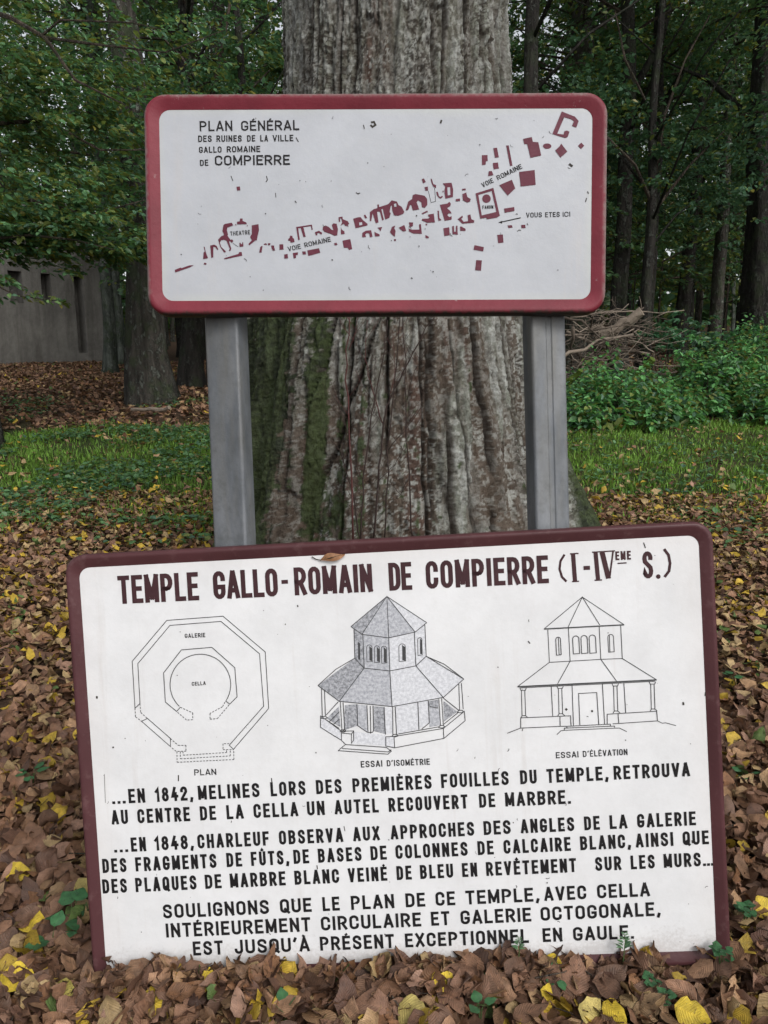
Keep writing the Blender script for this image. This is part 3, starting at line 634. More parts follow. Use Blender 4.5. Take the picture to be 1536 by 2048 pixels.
for P in ([(125, 515), (245, 497), (252, 535), (243, 537), (238, 508), (180, 516), (198, 590), (180, 592), (160, 522), (140, 525), (152, 612), (140, 615)], [(268, 555), (300, 543), (325, 560), (318, 575), (300, 560), (285, 565), (288, 577), (275, 580)],
          [(330, 515), (350, 503), (375, 515), (395, 535), (410, 540), (398, 500), (410, 487), (435, 490), (445, 530), (440, 578), (418, 583), (395, 570), (340, 552), (328, 535)],
          [(450, 440), (480, 435), (482, 455), (520, 470), (532, 490), (520, 500), (528, 512), (500, 505), (490, 490), (465, 505), (478, 480), (470, 450), (460, 450), (462, 475), (452, 475)], [(468, 515), (475, 535), (495, 548), (497, 568), (468, 572)],
          [(562, 452), (600, 440), (620, 440), (640, 465), (672, 490), (672, 503), (580, 525), (570, 480)], [(643, 425), (655, 420), (670, 445), (655, 450)],
          [(690, 400), (720, 378), (748, 370), (748, 342), (760, 342), (762, 362), (830, 340), (858, 310), (898, 320), (910, 345), (935, 360), (955, 400), (945, 415), (905, 430), (875, 425), (862, 385), (858, 350), (850, 355), (842, 400), (850, 410), (840, 445), (808, 458), (795, 400), (790, 375), (778, 380), (798, 460), (785, 465), (768, 400), (755, 395), (745, 400), (757, 480), (735, 487), (712, 410), (700, 470), (690, 470)],
          [(965, 388), (985, 320), (1015, 300), (1020, 270), (1040, 262), (1110, 275), (1130, 300), (1132, 345), (1112, 368), (1090, 362), (1085, 325), (1060, 310), (1050, 325), (1058, 350), (1070, 380), (1020, 388), (1010, 350), (1000, 345), (985, 385)],
          [(1088, 148), (1105, 142), (1120, 170), (1100, 180)], [(1110, 210), (1135, 205), (1138, 235), (1118, 237)], [(1157, 145), (1165, 145), (1178, 185), (1200, 195), (1197, 215), (1180, 208), (1165, 180)],
          [(1200, 245), (1212, 245), (1220, 275), (1240, 295), (1222, 292), (1205, 270)], [(1248, 237), (1257, 235), (1255, 250), (1248, 248)], [(1230, 285), (1248, 275), (1250, 285), (1235, 297)],
          [(1250, 180), (1318, 175), (1330, 230), (1328, 285), (1270, 298), (1262, 240), (1268, 205)], [(1398, 222), (1425, 220), (1427, 232), (1400, 235)], [(1350, 300), (1382, 297), (1382, 317), (1350, 318)], [(1400, 262), (1430, 250), (1438, 285), (1465, 300), (1460, 320), (1438, 328), (1405, 310)],
          [(1088, 410), (1130, 390), (1137, 398), (1095, 418)], [(1138, 420), (1180, 412), (1190, 480), (1130, 482), (1090, 465), (1092, 452), (1140, 450), (1150, 440), (1138, 432)], [(1210, 390), (1220, 390), (1225, 445), (1240, 462), (1218, 468), (1212, 440)],
          [(1228, 345), (1285, 335), (1300, 322), (1312, 335), (1308, 355), (1282, 370), (1310, 395), (1318, 412), (1295, 410), (1285, 425), (1300, 438), (1318, 432), (1318, 458), (1265, 468)],
          [(1365, 455), (1400, 427), (1405, 440), (1392, 452), (1410, 475), (1445, 470), (1440, 425), (1462, 418), (1470, 455), (1492, 465), (1490, 482), (1400, 490)],
          [(630, 595), (632, 560), (660, 543), (700, 540), (712, 590), (692, 595), (685, 565), (668, 562), (655, 570), (660, 592)], [(725, 550), (738, 560), (765, 572), (765, 585), (730, 588)], [(750, 520), (785, 515), (772, 548), (762, 535)],
          [(845, 555), (860, 515), (885, 503), (878, 525), (888, 545), (882, 590), (862, 575)], [(876, 608), (890, 608), (890, 622), (876, 622)], [(912, 520), (955, 500), (970, 545), (945, 550)], [(990, 480), (1022, 480), (1020, 510), (995, 515)],
          [(988, 525), (1005, 535), (1070, 535), (1068, 495), (1082, 492), (1090, 568), (1020, 565), (990, 548)], [(1115, 578), (1125, 580), (1145, 592), (1140, 602), (1118, 600)], [(1118, 490), (1132, 490), (1130, 501), (1119, 501)],
          [(1255, 525), (1300, 517), (1303, 578), (1262, 585)], [(1322, 510), (1335, 505), (1338, 550), (1350, 552), (1352, 505), (1362, 505), (1365, 575), (1325, 570)], [(1382, 512), (1395, 512), (1425, 530), (1425, 545), (1385, 545)],
          [(480, 620), (540, 608), (555, 685), (530, 692), (520, 675), (490, 675)], [(415, 640), (435, 635), (442, 652), (420, 657)], [(210, 695), (300, 678), (310, 712), (218, 738)], [(170, 703), (198, 703), (200, 725), (175, 727)]):
    plan(P, o2, s2)
for P in ([(1165, 88), (1205, 105), (1265, 128), (1295, 162), (1277, 213), (1243, 200), (1258, 165), (1240, 150), (1185, 133), (1130, 260), (1180, 265), (1185, 240), (1205, 235), (1225, 245), (1210, 285), (1190, 293), (1092, 262)],
          [(868, 300), (935, 285), (943, 322), (985, 325), (1007, 427), (925, 445), (900, 340), (877, 340)], [(1160, 335), (1175, 355), (1208, 397), (1155, 443), (1115, 388), (1150, 355)], [(1315, 328), (1338, 352), (1313, 377), (1290, 352)],
          [(552, 425), (595, 423), (597, 470), (583, 472), (580, 498), (552, 500)], [(640, 370), (668, 367), (682, 440), (652, 445)], [(635, 485), (675, 480), (682, 527), (642, 533)], [(738, 350), (758, 349), (787, 505), (768, 508)], [(605, 548), (628, 546), (640, 578), (600, 585)],
          [(837, 553), (957, 538), (965, 652), (850, 665)], [(685, 655), (782, 613), (808, 680), (750, 735)], [(722, 835), (800, 822), (803, 852), (727, 867)],
          [(750, 963), (783, 962), (788, 980), (755, 983)], [(853, 960), (885, 958), (887, 983), (857, 985)], [(670, 1037), (713, 1033), (718, 1095), (677, 1100)], [(495, 1115), (567, 1130), (562, 1163), (488, 1150)], [(508, 1230), (552, 1232), (545, 1312), (500, 1308)],
          [(503, 718), (640, 675), (645, 694), (524, 730)], [(640, 675), (690, 890), (665, 868), (627, 698)], [(690, 890), (665, 905), (590, 917), (585, 905), (540, 913), (550, 887), (663, 860)], [(503, 718), (540, 913), (551, 888), (524, 728)]):
    plan(P, o3, s3)
p.disc(1053, 355, 33, 21, o3, s3); p.build('building_plan', M_maroon, uppr); p = Ink(UPP); p.disc(587, 758, 33, 33, o3, s3)
p.build('building_plan', M_maroon, uppr); plan([(618, 620), (640, 618), (643, 642), (622, 645)], o1, s1)
hl = Ink(UPP)
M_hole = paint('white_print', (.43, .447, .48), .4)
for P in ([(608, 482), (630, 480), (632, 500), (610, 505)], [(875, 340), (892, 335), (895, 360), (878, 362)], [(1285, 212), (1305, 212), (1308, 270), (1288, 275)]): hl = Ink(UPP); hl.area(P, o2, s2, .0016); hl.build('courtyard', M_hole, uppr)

# bird droppings, stuck needles and insect specks on both faces
M_speck = paint('dirt_specks', (.05, .045, .04), .9)
def specks(fr, w, h, n, seed, parent, fixed, orgs):
    r_ = random.Random(seed); q = Ink(fr)
    for _ in range(n):
        x = r_.uniform(.04, w - .04); y = -r_.uniform(.04, h - .04); k = r_.random(); s0 = r_.uniform(.0006, .0018)
        if k < .7: q.poly([(x + s0 * math.cos(a) * r_.uniform(.6, 1.2), y + s0 * math.sin(a) * r_.uniform(.6, 1.4)) for a in np.linspace(0, 5.4, 6)], .0016)
        else:
            a = r_.uniform(0, 6.28); ln = r_.uniform(.003, .009)
            q.stroke([(x, y), (x + ln * .5 * math.cos(a), y + ln * .5 * math.sin(a)), (x + ln * math.cos(a + .5), y + ln * math.sin(a + .5))], r_.uniform(.0006, .0014), False, False)
    for P, th in fixed: q.line(P, th, orgs, 1.0)
    o = q.build('specks', M_speck, parent); o['kind'] = 'stuff'; return o
specks(UPP, UW, UH, 60, 3, uppr, [([(727, 250), (729, 258)], .0016), ([(742, 245), (748, 244), (751, 250), (745, 254), (741, 250)], .004), ([(883, 240), (881, 247)], .004), ([(592, 275), (597, 284)], .002), ([(462, 352), (466, 362)], .0016), ([(533, 352), (535, 360), (532, 364)], .0018),
   ([(712, 385), (716, 388), (720, 386)], .0018), ([(1138, 328), (1145, 333)], .005), ([(1175, 383), (1177, 388)], .002), ([(1173, 396), (1171, 404)], .002), ([(551, 386), (552, 395)], .0014), ([(590, 402), (593, 406)], .002)], (0, 0))
specks(LOW, LW, LH, 80, 5, lowr, [([(357, 1550), (357, 1562)], .0026), ([(543, 1556), (544, 1565)], .0022), ([(1366, 1404), (1367, 1410)], .004), ([(1412, 1384), (1411, 1392)], .005), ([(194, 1392), (194, 1397)], .004), ([(595, 1210), (596, 1214)], .003), ([(1056, 1282), (1060, 1287)], .0025),
   ([(1131, 1420), (1134, 1417)], .005), ([(1184, 1420), (1184, 1424)], .004), ([(1287, 1085), (1291, 1096)], .002), ([(226, 1493), (227, 1496)], .004), ([(209, 1548), (211, 1605)], .0009), ([(688, 1652), (690, 1662)], .0016), ([(634, 1730), (635, 1738)], .002), ([(1384, 1680), (1385, 1686)], .003)], (0, 0))
# fallen leaf stuck on the lower sign's face
def ring_leaf(fr, px):
    a = Vector(fr.art(*px[0])); b = Vector(fr.art(*px[1])); d_ = b - a; Ln = d_.length; ex = d_ / Ln; ey = Vector((-ex.y, ex.x))
    V = []; F = []; n = 9
    prof = [0, .32, .72, .95, 1.0, .9, .68, .38, .12]
    for i in range(n):
        x = i / (n - 1) * Ln; hw = prof[i] * Ln * .165
        for j in (-1, -.5, 0, .5, 1):
            pz = .003 + .010 * math.sin(i / (n - 1) * math.pi) * (1 - .6 * abs(j)) + .003 * (j * j)
            q = a + ex * x + ey * (j * hw + Ln * .05 * math.sin(i * .7)); V.append((q.x, q.y, pz))
    for i in range(n - 1):
        for j in range(4): F.append((i * 5 + j, i * 5 + j + 1, (i + 1) * 5 + j + 1, (i + 1) * 5 + j))
    return V, F
lf = empty('fallen_leaf'); lf.matrix_world = LOW.M
tag(lf, 'small curled brown leaf stuck on the lower sign above its title', 'leaf')
V, F = ring_leaf(LOW, ((640, 1121), (690, 1107)))
me = mesh_np('blade', V, F, col=np.tile((.26, .135, .07), (len(V), 1)), luv=np.zeros((len(V), 3)))
link('blade', me, M_litter, lf)
m_ = MB(); P = [LOW.art(*q) for q in ((624, 1113), (632, 1118), (642, 1120), (665, 1114), (690, 1107))]
m_.tube([(P[0][0], P[0][1], .004), (P[1][0], P[1][1], .003), (P[2][0], P[2][1], .004), (P[3][0], P[3][1], .0135), (P[4][0], P[4][1], .004)], [.0012, .0011, .001, .0009, .0006], 5); m_.build('stalk', M_twig, lf)

# ================================================================== POSTS
def galv():
    m, n, l, b = nodes('galvanised_steel'); o = objco(n)
    g = noise(n, l, 7, 6, .65, mapped(n, l, o, (1, 1, .35))); f = noise(n, l, 60, 4, .6, o)
    col = ramp(n, l, g, [(.38, (.070, .078, .086)), (.5, (.118, .128, .140)), (.64, (.180, .190, .203))])
    st = ramp(n, l, noise(n, l, 10, 5, .6, mapped(n, l, o, (1, 1, .12))), [(.46, (0, 0, 0)), (.62, (1, 1, 1))])
    col = mix(n, l, mth(n, l, 'MULTIPLY', st, .6), col, (.165, .155, .13))
    sm = ramp(n, l, noise(n, l, 26, 6, .75, o), [(.5, (0, 0, 0)), (.7, (1, 1, 1))])
    col = mix(n, l, mth(n, l, 'MULTIPLY', sm, .6), col, (.085, .09, .085))
    sp = ramp(n, l, noise(n, l, 110, 3, .6, o), [(.69, (0, 0, 0)), (.73, (1, 1, 1))])
    col = mix(n, l, mth(n, l, 'MULTIPLY', sp, .6), col, (.04, .04, .035))
    l.new(col, b.inputs['Base Color']); b.inputs['Metallic'].default_value = .25; b.inputs['Roughness'].default_value = .55
    bump(n, l, b, f, .0008); return m
M_galv = galv()
def post(name, top, bot, wdt, dep, yaw, label, groove=False):
    """folded channel post: flat web, rounded bends and flanges with inturned lips"""
    top = Vector(top); bot = Vector(bot); ax = (top - bot); Ln = ax.length; ez = ax / Ln
    ex = Vector((math.cos(yaw), math.sin(yaw), 0)); ex = (ex - ez * ex.dot(ez)).normalized(); ey = ez.cross(ex)
    r = empty(name); r.matrix_world = Matrix(((ex.x, ey.x, ez.x, bot.x), (ex.y, ey.y, ez.y, bot.y), (ex.z, ey.z, ez.z, bot.z), (0, 0, 0, 1)))
    tag(r, label, 'post', 'steel posts carrying the signs')
    hw = wdt / 2; br = .007; th = .003
    sec = [(-hw * .55, dep), (-hw, dep), (-hw, br)]
    for k in range(1, 5): a = R(180 + 90 * k / 4); sec.append((-hw + br + br * math.cos(a), br + br * math.sin(a)))
    if groove: sec += [(-.008, 0), (-.005, .0022), (.005, .0022), (.008, 0)]
    for k in range(0, 5): a = R(270 + 90 * k / 4); sec.append((hw - br + br * math.cos(a), br + br * math.sin(a)))
    sec += [(hw, dep), (hw * .55, dep)]
    V = []; F = []; ns = len(sec); zs = [0, Ln * .25, Ln * .5, Ln * .75, Ln]
    cx, cy = 0, dep / 2
    for z in zs:
        for x, y in sec: V.append((x, y, z))
    off = len(V)
    for z in zs:
        for x, y in sec: V.append((x * (1 - 2 * th / wdt), cy + (y - cy) * (1 - 2 * th / dep), z))
    for i in range(len(zs) - 1):
        for k in range(ns - 1):
            F.append((i * ns + k, i * ns + k + 1, (i + 1) * ns + k + 1, (i + 1) * ns + k))
            F.append((off + i * ns + k, off + (i + 1) * ns + k, off + (i + 1) * ns + k + 1, off + i * ns + k + 1))
    me = bpy.data.meshes.new('channel'); me.from_pydata(V, [], F); me.update()
    link('channel', me, M_galv, r)
    m2 = MB()
    for zz in (Ln - .04, Ln - .20):
        m2.box((0, -.004, zz), (wdt + .03, .006, .03)); m2.tube([(0, -.004, zz), (0, -.014, zz)], [.007, .007], 6)
    m2.build('clamp', M_galv, r)
    return r
# feet in the ground, heads behind the map sign
def back_of_upper(px, py, gap):
    x, y = UPP.art(px, py); return UPP.M @ Vector((x, y, -.027 - gap))
pt = back_of_upper(432, 245, .010); pb = back_of_upper(437, 626, .010)
ldir = (pb - pt).normalized()
def post_line(pxa, pya, pxb, pyb, ex_top=.30):
    # the front face stands just behind the map sign; below, the temple sign's top edge rests against it
    a = back_of_upper(pxa, pya, .008)
    d = ray(pxb, pyb); y1 = 1.715
    b = CO + d * (y1 / d.y)
    u = (a - b).normalized()
    top = a + u * ex_top; foot = b - u * ((b.z - .02 + .35) / u.z)
    return top, foot
tp, ft = post_line(434, 640, 459, 1085); post('steel_post', tp, ft, .083, .050, R(-17), 'pale grey steel channel post left, its right flange showing beside the mossy trunk')
tp, ft = post_line(1104, 632, 1107, 1050); post('steel_post', tp, ft, .083, .050, R(13), 'blue grey steel channel post right, with a fine groove down its face, before the grass', True)

# ================================================================== BIG TREE
TX, TY = .05, 4.2
def big_tree():
    zt = 9.0
    nphi_f, nphi_b = 420, 80
    ph = np.concatenate([np.linspace(-R(112), R(112), nphi_f, endpoint=False), np.linspace(R(112), R(248), nphi_b, endpoint=False)])
    zs = np.concatenate([np.linspace(-.15, 3.35, 640), np.linspace(3.4, zt, 60)])
    P, Z = np.meshgrid(ph, zs)
    right = np.interp(Z, [-.2, .3, .55, 1.05, 1.66, 2.4, 3.0, 9], [1.45, 1.18, 1.05, .84, .69, .60, .55, .46])
    left = np.interp(Z, [-.2, .3, .5, 1.2, 1.66, 2.4, 3.0, 9], [1.15, .95, .88, .80, .755, .56, .535, .46])
    front = np.interp(Z, [-.2, .4, .8, 1.4, 2.0, 3.0, 9], [1.05, .88, .78, .68, .60, .54, .46])
    s = np.sin(P); c = np.cos(P)
    r = (front ** 2 * c ** 2 + np.where(s > 0, right, left) ** 2 * s ** 2) ** .5
    low = np.clip((1.9 - Z) / 1.9, 0, 1)
    def lobe(p0, wd, amp, slope=0.0):
        d_ = (P - (p0 + slope * (Z - .8))); return amp * np.exp(-(d_ / wd) ** 2)
    r = r + low * (lobe(R(-80), .12, .13) + lobe(R(-62), .07, .09, .06) + lobe(R(-42), .12, .15, .10) + lobe(R(-14), .10, .04, .12) + lobe(R(34), .14, .07) + lobe(R(82), .2, .10) - lobe(R(-54), .06, .10, .05) - lobe(R(-70), .06, .10, .03) - lobe(R(-27), .07, .05, .18) - lobe(R(12), .08, .05) - lobe(R(58), .12, .08))
    # cloth-like flutes and long ridges
    fl = fbm(P * 5.2 + 40, Z * .45 + 3, P * 0 + 2, 3) - .5
    r = r + .045 * fl
    rid = fbm(P * 16 + 9 + .5 * fl, Z * .9 + 7, P * 0 + 5, 4) - .5
    r = r + .017 * rid * (.5 + 1.2 * vnoise(P * 4, Z * .8, P * 0 + 31))
    plate_ = fbm(P * 26, Z * 3.2, P * 0 + 8, 4)
    r = r + .030 * (np.floor(plate_ * 9) / 9 + .35 * plate_ - .65)
    fine = fbm(P * 55, Z * 62, P * 0 + 11, 4) - .5
    r = r + .016 * fine
    med = fbm(P * 14 + 3, Z * 12, P * 0 + 13, 3) - .5
    r = r + .022 * med * (.4 + low)
    pf = fbm(P * 8 + 60 + .25 * np.sin(Z * 3), Z * 1.9 + 13, P * 0 + 21, 5) + .05 * low
    pl = _ss(.50, .525, pf) * _ss(.70, .66, pf); pl2 = _ss(.54, .555, fbm(P * 12 + 10, Z * 3.0, P * 0 + 26, 5))
    r = r - .016 * pl - .008 * pl2
    groove = np.zeros_like(r); strip = np.zeros_like(r)
    gr = random.Random(5)
    cr = []
    for k in range(25):
        p0 = R(-88) + R(176) * (k + gr.uniform(-.6, .6)) / 24
        cr.append((p0, gr.uniform(-.035, .035), gr.uniform(.3, 1.15), gr.uniform(.5, 1.7), gr.uniform(0, 3), gr.choice((-1, 1))))
    for p0, sl, am, wv, z0, sd_ in cr:
        wob = .07 * (vnoise(Z * 1.3 + p0 * 31, Z * 0 + 3, Z * 0 + 1) - .5) + .02 * (vnoise(Z * 7 + p0 * 31, Z * 0 + 5, Z * 0 + 1) - .5)
        dd = P - (p0 + sl * (Z - 1.5) + wob)
        seg = _ss(.38, .55, vnoise(Z * .9 + p0 * 57, Z * 0 + 9, Z * 0 + 2))
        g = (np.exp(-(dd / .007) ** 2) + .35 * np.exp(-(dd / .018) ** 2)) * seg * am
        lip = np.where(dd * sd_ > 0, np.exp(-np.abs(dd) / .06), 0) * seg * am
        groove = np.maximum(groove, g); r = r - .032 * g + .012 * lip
        strip = np.maximum(strip, np.where(dd * sd_ < .004, np.exp(-(dd / (.028 * wv)) ** 4), 0) * _ss(.35, .5, seg + .25 * (med + .1)))
    # two slanting bark sheets low on the left front, a square broken flap low right
    for (pa, za, pb_, zb, am) in ((R(-3), 1.75, R(-30), .80, .9), (R(-22), 1.85, R(-33), 1.15, .8), (R(22), 1.7, R(26), .55, 1.0), (R(12), 1.7, R(13), .6, .8)):
        tline = np.clip((Z - zb) / (za - zb), -.02, 1.02); inz = _ss(zb - .02, zb + .22, Z) * _ss(za + .02, za - .22, Z)
        dd = P - (pb_ + (pa - pb_) * tline + .02 * (vnoise(Z * 9, Z * 0 + 4, Z * 0) - .5))
        g = np.exp(-(dd / .012) ** 2) * inz * am; lip = np.where(dd < 0, np.exp(-np.abs(dd) / .13), 0) * inz * am
        groove = np.maximum(groove, g); r = r - .028 * g + .032 * lip
    X = TX + r * s; Y = TY - r * c
    gz = tz(TX, TY)
    V = np.stack([X.ravel(), Y.ravel(), (Z).ravel()], 1)
    # ---- bark colour: grey lichen, brown bare plates, brown furrows, moss on the left and low right
    lich = np.array([.235, .25, .215]); lich2 = np.array([.36, .375, .355]); brown = np.array([.115, .088, .068]); red = np.array([.108, .064, .050]); dark = np.array([.028, .021, .017])
    n1 = fbm(P * 7 + 20, Z * 1.2, P * 0 + 20, 4); n2 = fbm(P * 20, Z * 7, P * 0 + 30, 4); n3 = fbm(P * 3, Z * 1.4 + 4, P * 0 + 40, 3); n4 = fbm(P * 60, Z * 26, P * 0 + 50, 3)
    lich = lich * 1.02; col = lich + (lich2 - lich) * _ss(.42, .6, n2)[..., None]
    wb = _ss(.44, .54, n1 + .22 * np.clip((1.9 - Z), -.6, 1.2) * .8 - .12 * np.abs(P - R(6)) + .10 * (n4 - .5) - .05)
    col = col + (brown - col) * (wb * .9)[..., None]
    col = col + (red - col) * (_ss(.55, .66, fbm(P * 11, Z * 1.0 + 9, P * 0 + 60, 3)) * wb * .75)[..., None]
    sp1 = fbm(P * 60, Z * 95, P * 0 + 70, 2); sp2 = fbm(P * 26 + 5, Z * 34, P * 0 + 75, 3); sp3 = fbm(P * 95, Z * 150, P * 0 + 77, 2)
    # dark brown bare strips beside the furrows
    col = col + (brown * .62 - col) * (np.clip(strip, 0, 1) * .85)[..., None]
    col = col + (brown * 1.12 - col) * (pl * (.35 + .55 * low) * .85)[..., None]
    col = col + (brown * .45 - col) * (np.clip(4 * pl * (1 - pl) + 3 * pl2 * (1 - pl2), 0, 1) * .55)[..., None]
    wb = np.clip(wb + strip * .6 + pl * .5 * low, 0, 1)
    rough_ = .15 + .85 * _ss(.38, .6, fbm(P * 5 + 70, Z * 2.2, P * 0 + 95, 3))
    # dotted lichen over the brown plates
    dots = np.maximum(_ss(.58, .63, sp1 + .25 * (sp2 - .5)), _ss(.60, .64, sp2 + .2 * (sp3 - .5)))
    col = col + (lich2 * 1.25 - col) * (dots * (.35 + .5 * rough_) * wb)[..., None]
    dk = np.maximum(_ss(.57, .62, sp1 + .5 * (sp2 - .5)), _ss(.58, .63, sp3)) * (1 - wb)
    col = col + (brown * .42 - col) * (dk * .85 * rough_)[..., None]
    lt = _ss(.58, .64, fbm(P * 34 + 50, Z * 45, P * 0 + 90, 3)) * (1 - wb)
    col = col + (lich2 * 1.35 - col) * (lt * .6)[..., None]
    valley = _ss(.03, .18, -rid)
    col = col + (brown * .75 - col) * (valley * .35)[..., None]
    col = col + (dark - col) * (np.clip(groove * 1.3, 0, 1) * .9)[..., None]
    moss = np.array([.045, .066, .022]); moss2 = np.array([.022, .034, .014])
    mm = _ss(.5, .62, n3 * .5 + .30 + .45 * np.clip((-P - R(28)) / R(40), -1.2, .8) + .12 * (1.3 - Z) + .55 * (sp2 - .5) + .25 * (sp1 - .5) + .5 * med + 1.2 * rid) * _ss(2.6, 1.7, Z)
    mm2 = _ss(.5, .65, n3 * .4 + .05 + .55 * np.clip((P - R(48)) / R(35), -1, 1) + .35 * (.8 - Z))
    mk = np.clip(mm + mm2, 0, 1)
    mc = moss2 * .8 + (moss * 1.1 - moss2 * .8) * _ss(.35, .65, n2 * .5 + sp1 * .5 + rid)[..., None]
    col = col + (mc - col) * (mk * .93)[..., None]
    n = len(ph); rows = len(zs)
    i = (np.arange(rows - 1)[:, None] * n + np.arange(n)[None]); j = (np.arange(rows - 1)[:, None] * n + (np.arange(n)[None] + 1) % n)
    F = np.stack([i, j, j + n, i + n], -1).reshape(-1, 4)
    V[:, 2] += 0.0
    me = mesh_np('trunk', V, F, col=col.reshape(-1, 3))
    m, nn, l, b = nodes('old_hornbeam_bark'); o = objco(nn)
    a = attr(nn, 'col').outputs['Color']
    f = noise(nn, l, 70, 7, .75, mapped(nn, l, o, (1, 1, .85))); f2 = noise(nn, l, 22, 5, .7, mapped(nn, l, o, (1, 1, .6)))
    v = ramp(nn, l, f, [(.30, (.38, .34, .30)), (.46, (.95, .93, .9)), (.60, (1.1, 1.1, 1.1)), (.72, (1.45, 1.45, 1.45))])
    col_ = mix(nn, l, 1.0, a, v, 'MULTIPLY')
    v2 = ramp(nn, l, f2, [(.38, (.62, .58, .54)), (.52, (1, 1, 1)), (.68, (1.15, 1.15, 1.15))])
    col_ = mix(nn, l, .8, col_, mix(nn, l, 1.0, col_, v2, 'MULTIPLY'))
    l.new(col_, b.inputs['Base Color']); b.inputs['Roughness'].default_value = .88; b.inputs['Specular IOR Level'].default_value = .25
    bump(nn, l, b, mth(nn, l, 'ADD', f, mth(nn, l, 'MULTIPLY', f2, 1.5)), .022)
    root = empty('old_tree'); root.location = (0, 0, 0)
    tag(root, 'huge old trunk with furrowed lichen-grey bark and mossy roots directly behind the signs', 'tree')
    link('trunk', me, m, root)
    return root
BIG = big_tree()

# ================================================================== FOLIAGE
def rotm(az, el, roll):
    ca, sa, ce, se, cr, sr = np.cos(az), np.sin(az), np.cos(el), np.sin(el), np.cos(roll), np.sin(roll)
    z = np.zeros_like(ca); o = np.ones_like(ca)
    Rz = np.stack([np.stack([ca, -sa, z], -1), np.stack([sa, ca, z], -1), np.stack([z, z, o], -1)], -2)
    Ry = np.stack([np.stack([ce, z, se], -1), np.stack([z, o, z], -1), np.stack([-se, z, ce], -1)], -2)
    Rx = np.stack([np.stack([o, z, z], -1), np.stack([z, cr, -sr], -1), np.stack([z, sr, cr], -1)], -2)
    return Rz @ Ry @ Rx
def scatter(T, F, pos, Rm, scl, col, luv=None, which=None):
    """T (k,m,3) leaf shapes, F faces; returns vertices, faces, colours"""
    n = len(pos); k, m, _ = T.shape
    if which is None: which = rng.integers(0, k, n)
    V = np.einsum('nij,nmj->nmi', Rm, T[which]) * scl[:, None, None] + pos[:, None, :]
    FF = (F[None] + (np.arange(n) * m)[:, None, None]).reshape(-1, F.shape[1])
    return V.reshape(-1, 3), FF, np.repeat(col, m, 0), (np.tile(luv, (n, 1)) if luv is not None else None)
# leaf along +X, length 1
def leaf6(fold=.10, droop=.12, wd=.27):
    V = [(0, 0, 0), (.33, wd, fold), (.72, wd * .75, fold * .8 - droop * .5), (1, 0, -droop), (.72, -wd * .75, fold * .8 - droop * .5), (.33, -wd, fold)]
    return V
F6 = np.array([(0, 3, 2, 1), (0, 5, 4, 3)])
T6 = np.array([leaf6(f, d_, w0) for f, d_, w0 in ((.1, .12, .29), (.05, .2, .26), (.14, .05, .31), (-.05, .25, .27))])
F4 = np.array([(0, 3, 2, 1)]); T4 = np.array([[(0, 0, 0), (.45, .3, .07), (1, 0, -.1), (.45, -.3, .07)], [(0, 0, 0), (.5, .33, -.05), (1, 0, -.2), (.5, -.33, .05)]])

def leaf_cols(n, olive=.25, yellow=.03, base=(.040, .085, .040), rngx=None):
    r_ = rngx or rng
    k = r_.random(n); b = np.array(base)
    c = 2.1 * b * np.array([1.08, 1, .92]) * (0.65 + .7 * r_.random((n, 1))) * np.array([1, 1, 1])
    ol = k < olive; c[ol] = np.array([.16, .20, .055]) * (.65 + .6 * r_.random((ol.sum(), 1)))
    bl = (k > .80); c[bl] = np.array([.075, .15, .092]) * (.8 + .6 * r_.random((bl.sum(), 1)))
    y = (k > 1 - yellow); c[y] = np.array([.26, .24, .05]) * (.6 + .5 * r_.random((y.sum(), 1)))
    return c
def sprays(cen, dirs, size, nleaf, leaf, T, F, col_kw, spread=.55, tilt=.35, flat=.12):
    """flat fans of leaves: cen (n,3) spray centres, dirs (n,) azimuths"""
    n = len(cen); N = n * nleaf
    t = rng.random((n, nleaf)); side = rng.choice([-1, 1], (n, nleaf))
    along = (t - .3) * size[:, None]; lat = side * (rng.random((n, nleaf)) ** .8) * size[:, None] * spread * (1.05 - t)
    droop = -.35 * (along / size[:, None]) ** 2 * size[:, None]
    ca, sa = np.cos(dirs)[:, None], np.sin(dirs)[:, None]
    pos = np.stack([cen[:, 0:1] + ca * along - sa * lat, cen[:, 1:2] + sa * along + ca * lat, cen[:, 2:3] + droop + rng.normal(0, flat, (n, nleaf)) * size[:, None] * .5], -1).reshape(-1, 3)
    az = (dirs[:, None] + side * (.5 + .5 * rng.random((n, nleaf))) + rng.normal(0, .3, (n, nleaf))).ravel()
    Rm = rotm(az, rng.normal(.18, tilt, N), rng.normal(0, tilt * 1.3, N))
    scl = leaf * (.6 + .7 * rng.random(N))
    cols = leaf_cols(N, **col_kw)
    tone = np.repeat(.75 + .5 * rng.random(n), nleaf)[:, None]
    return scatter(T, F, pos, Rm, scl, cols * tone)
def merge(parts):
    V = []; F = []; Cc = []; b = 0
    for v, f, c, _ in parts: V.append(v); F.append(f + b); Cc.append(c); b += len(v)
    return np.concatenate(V), np.concatenate(F), np.concatenate(Cc)

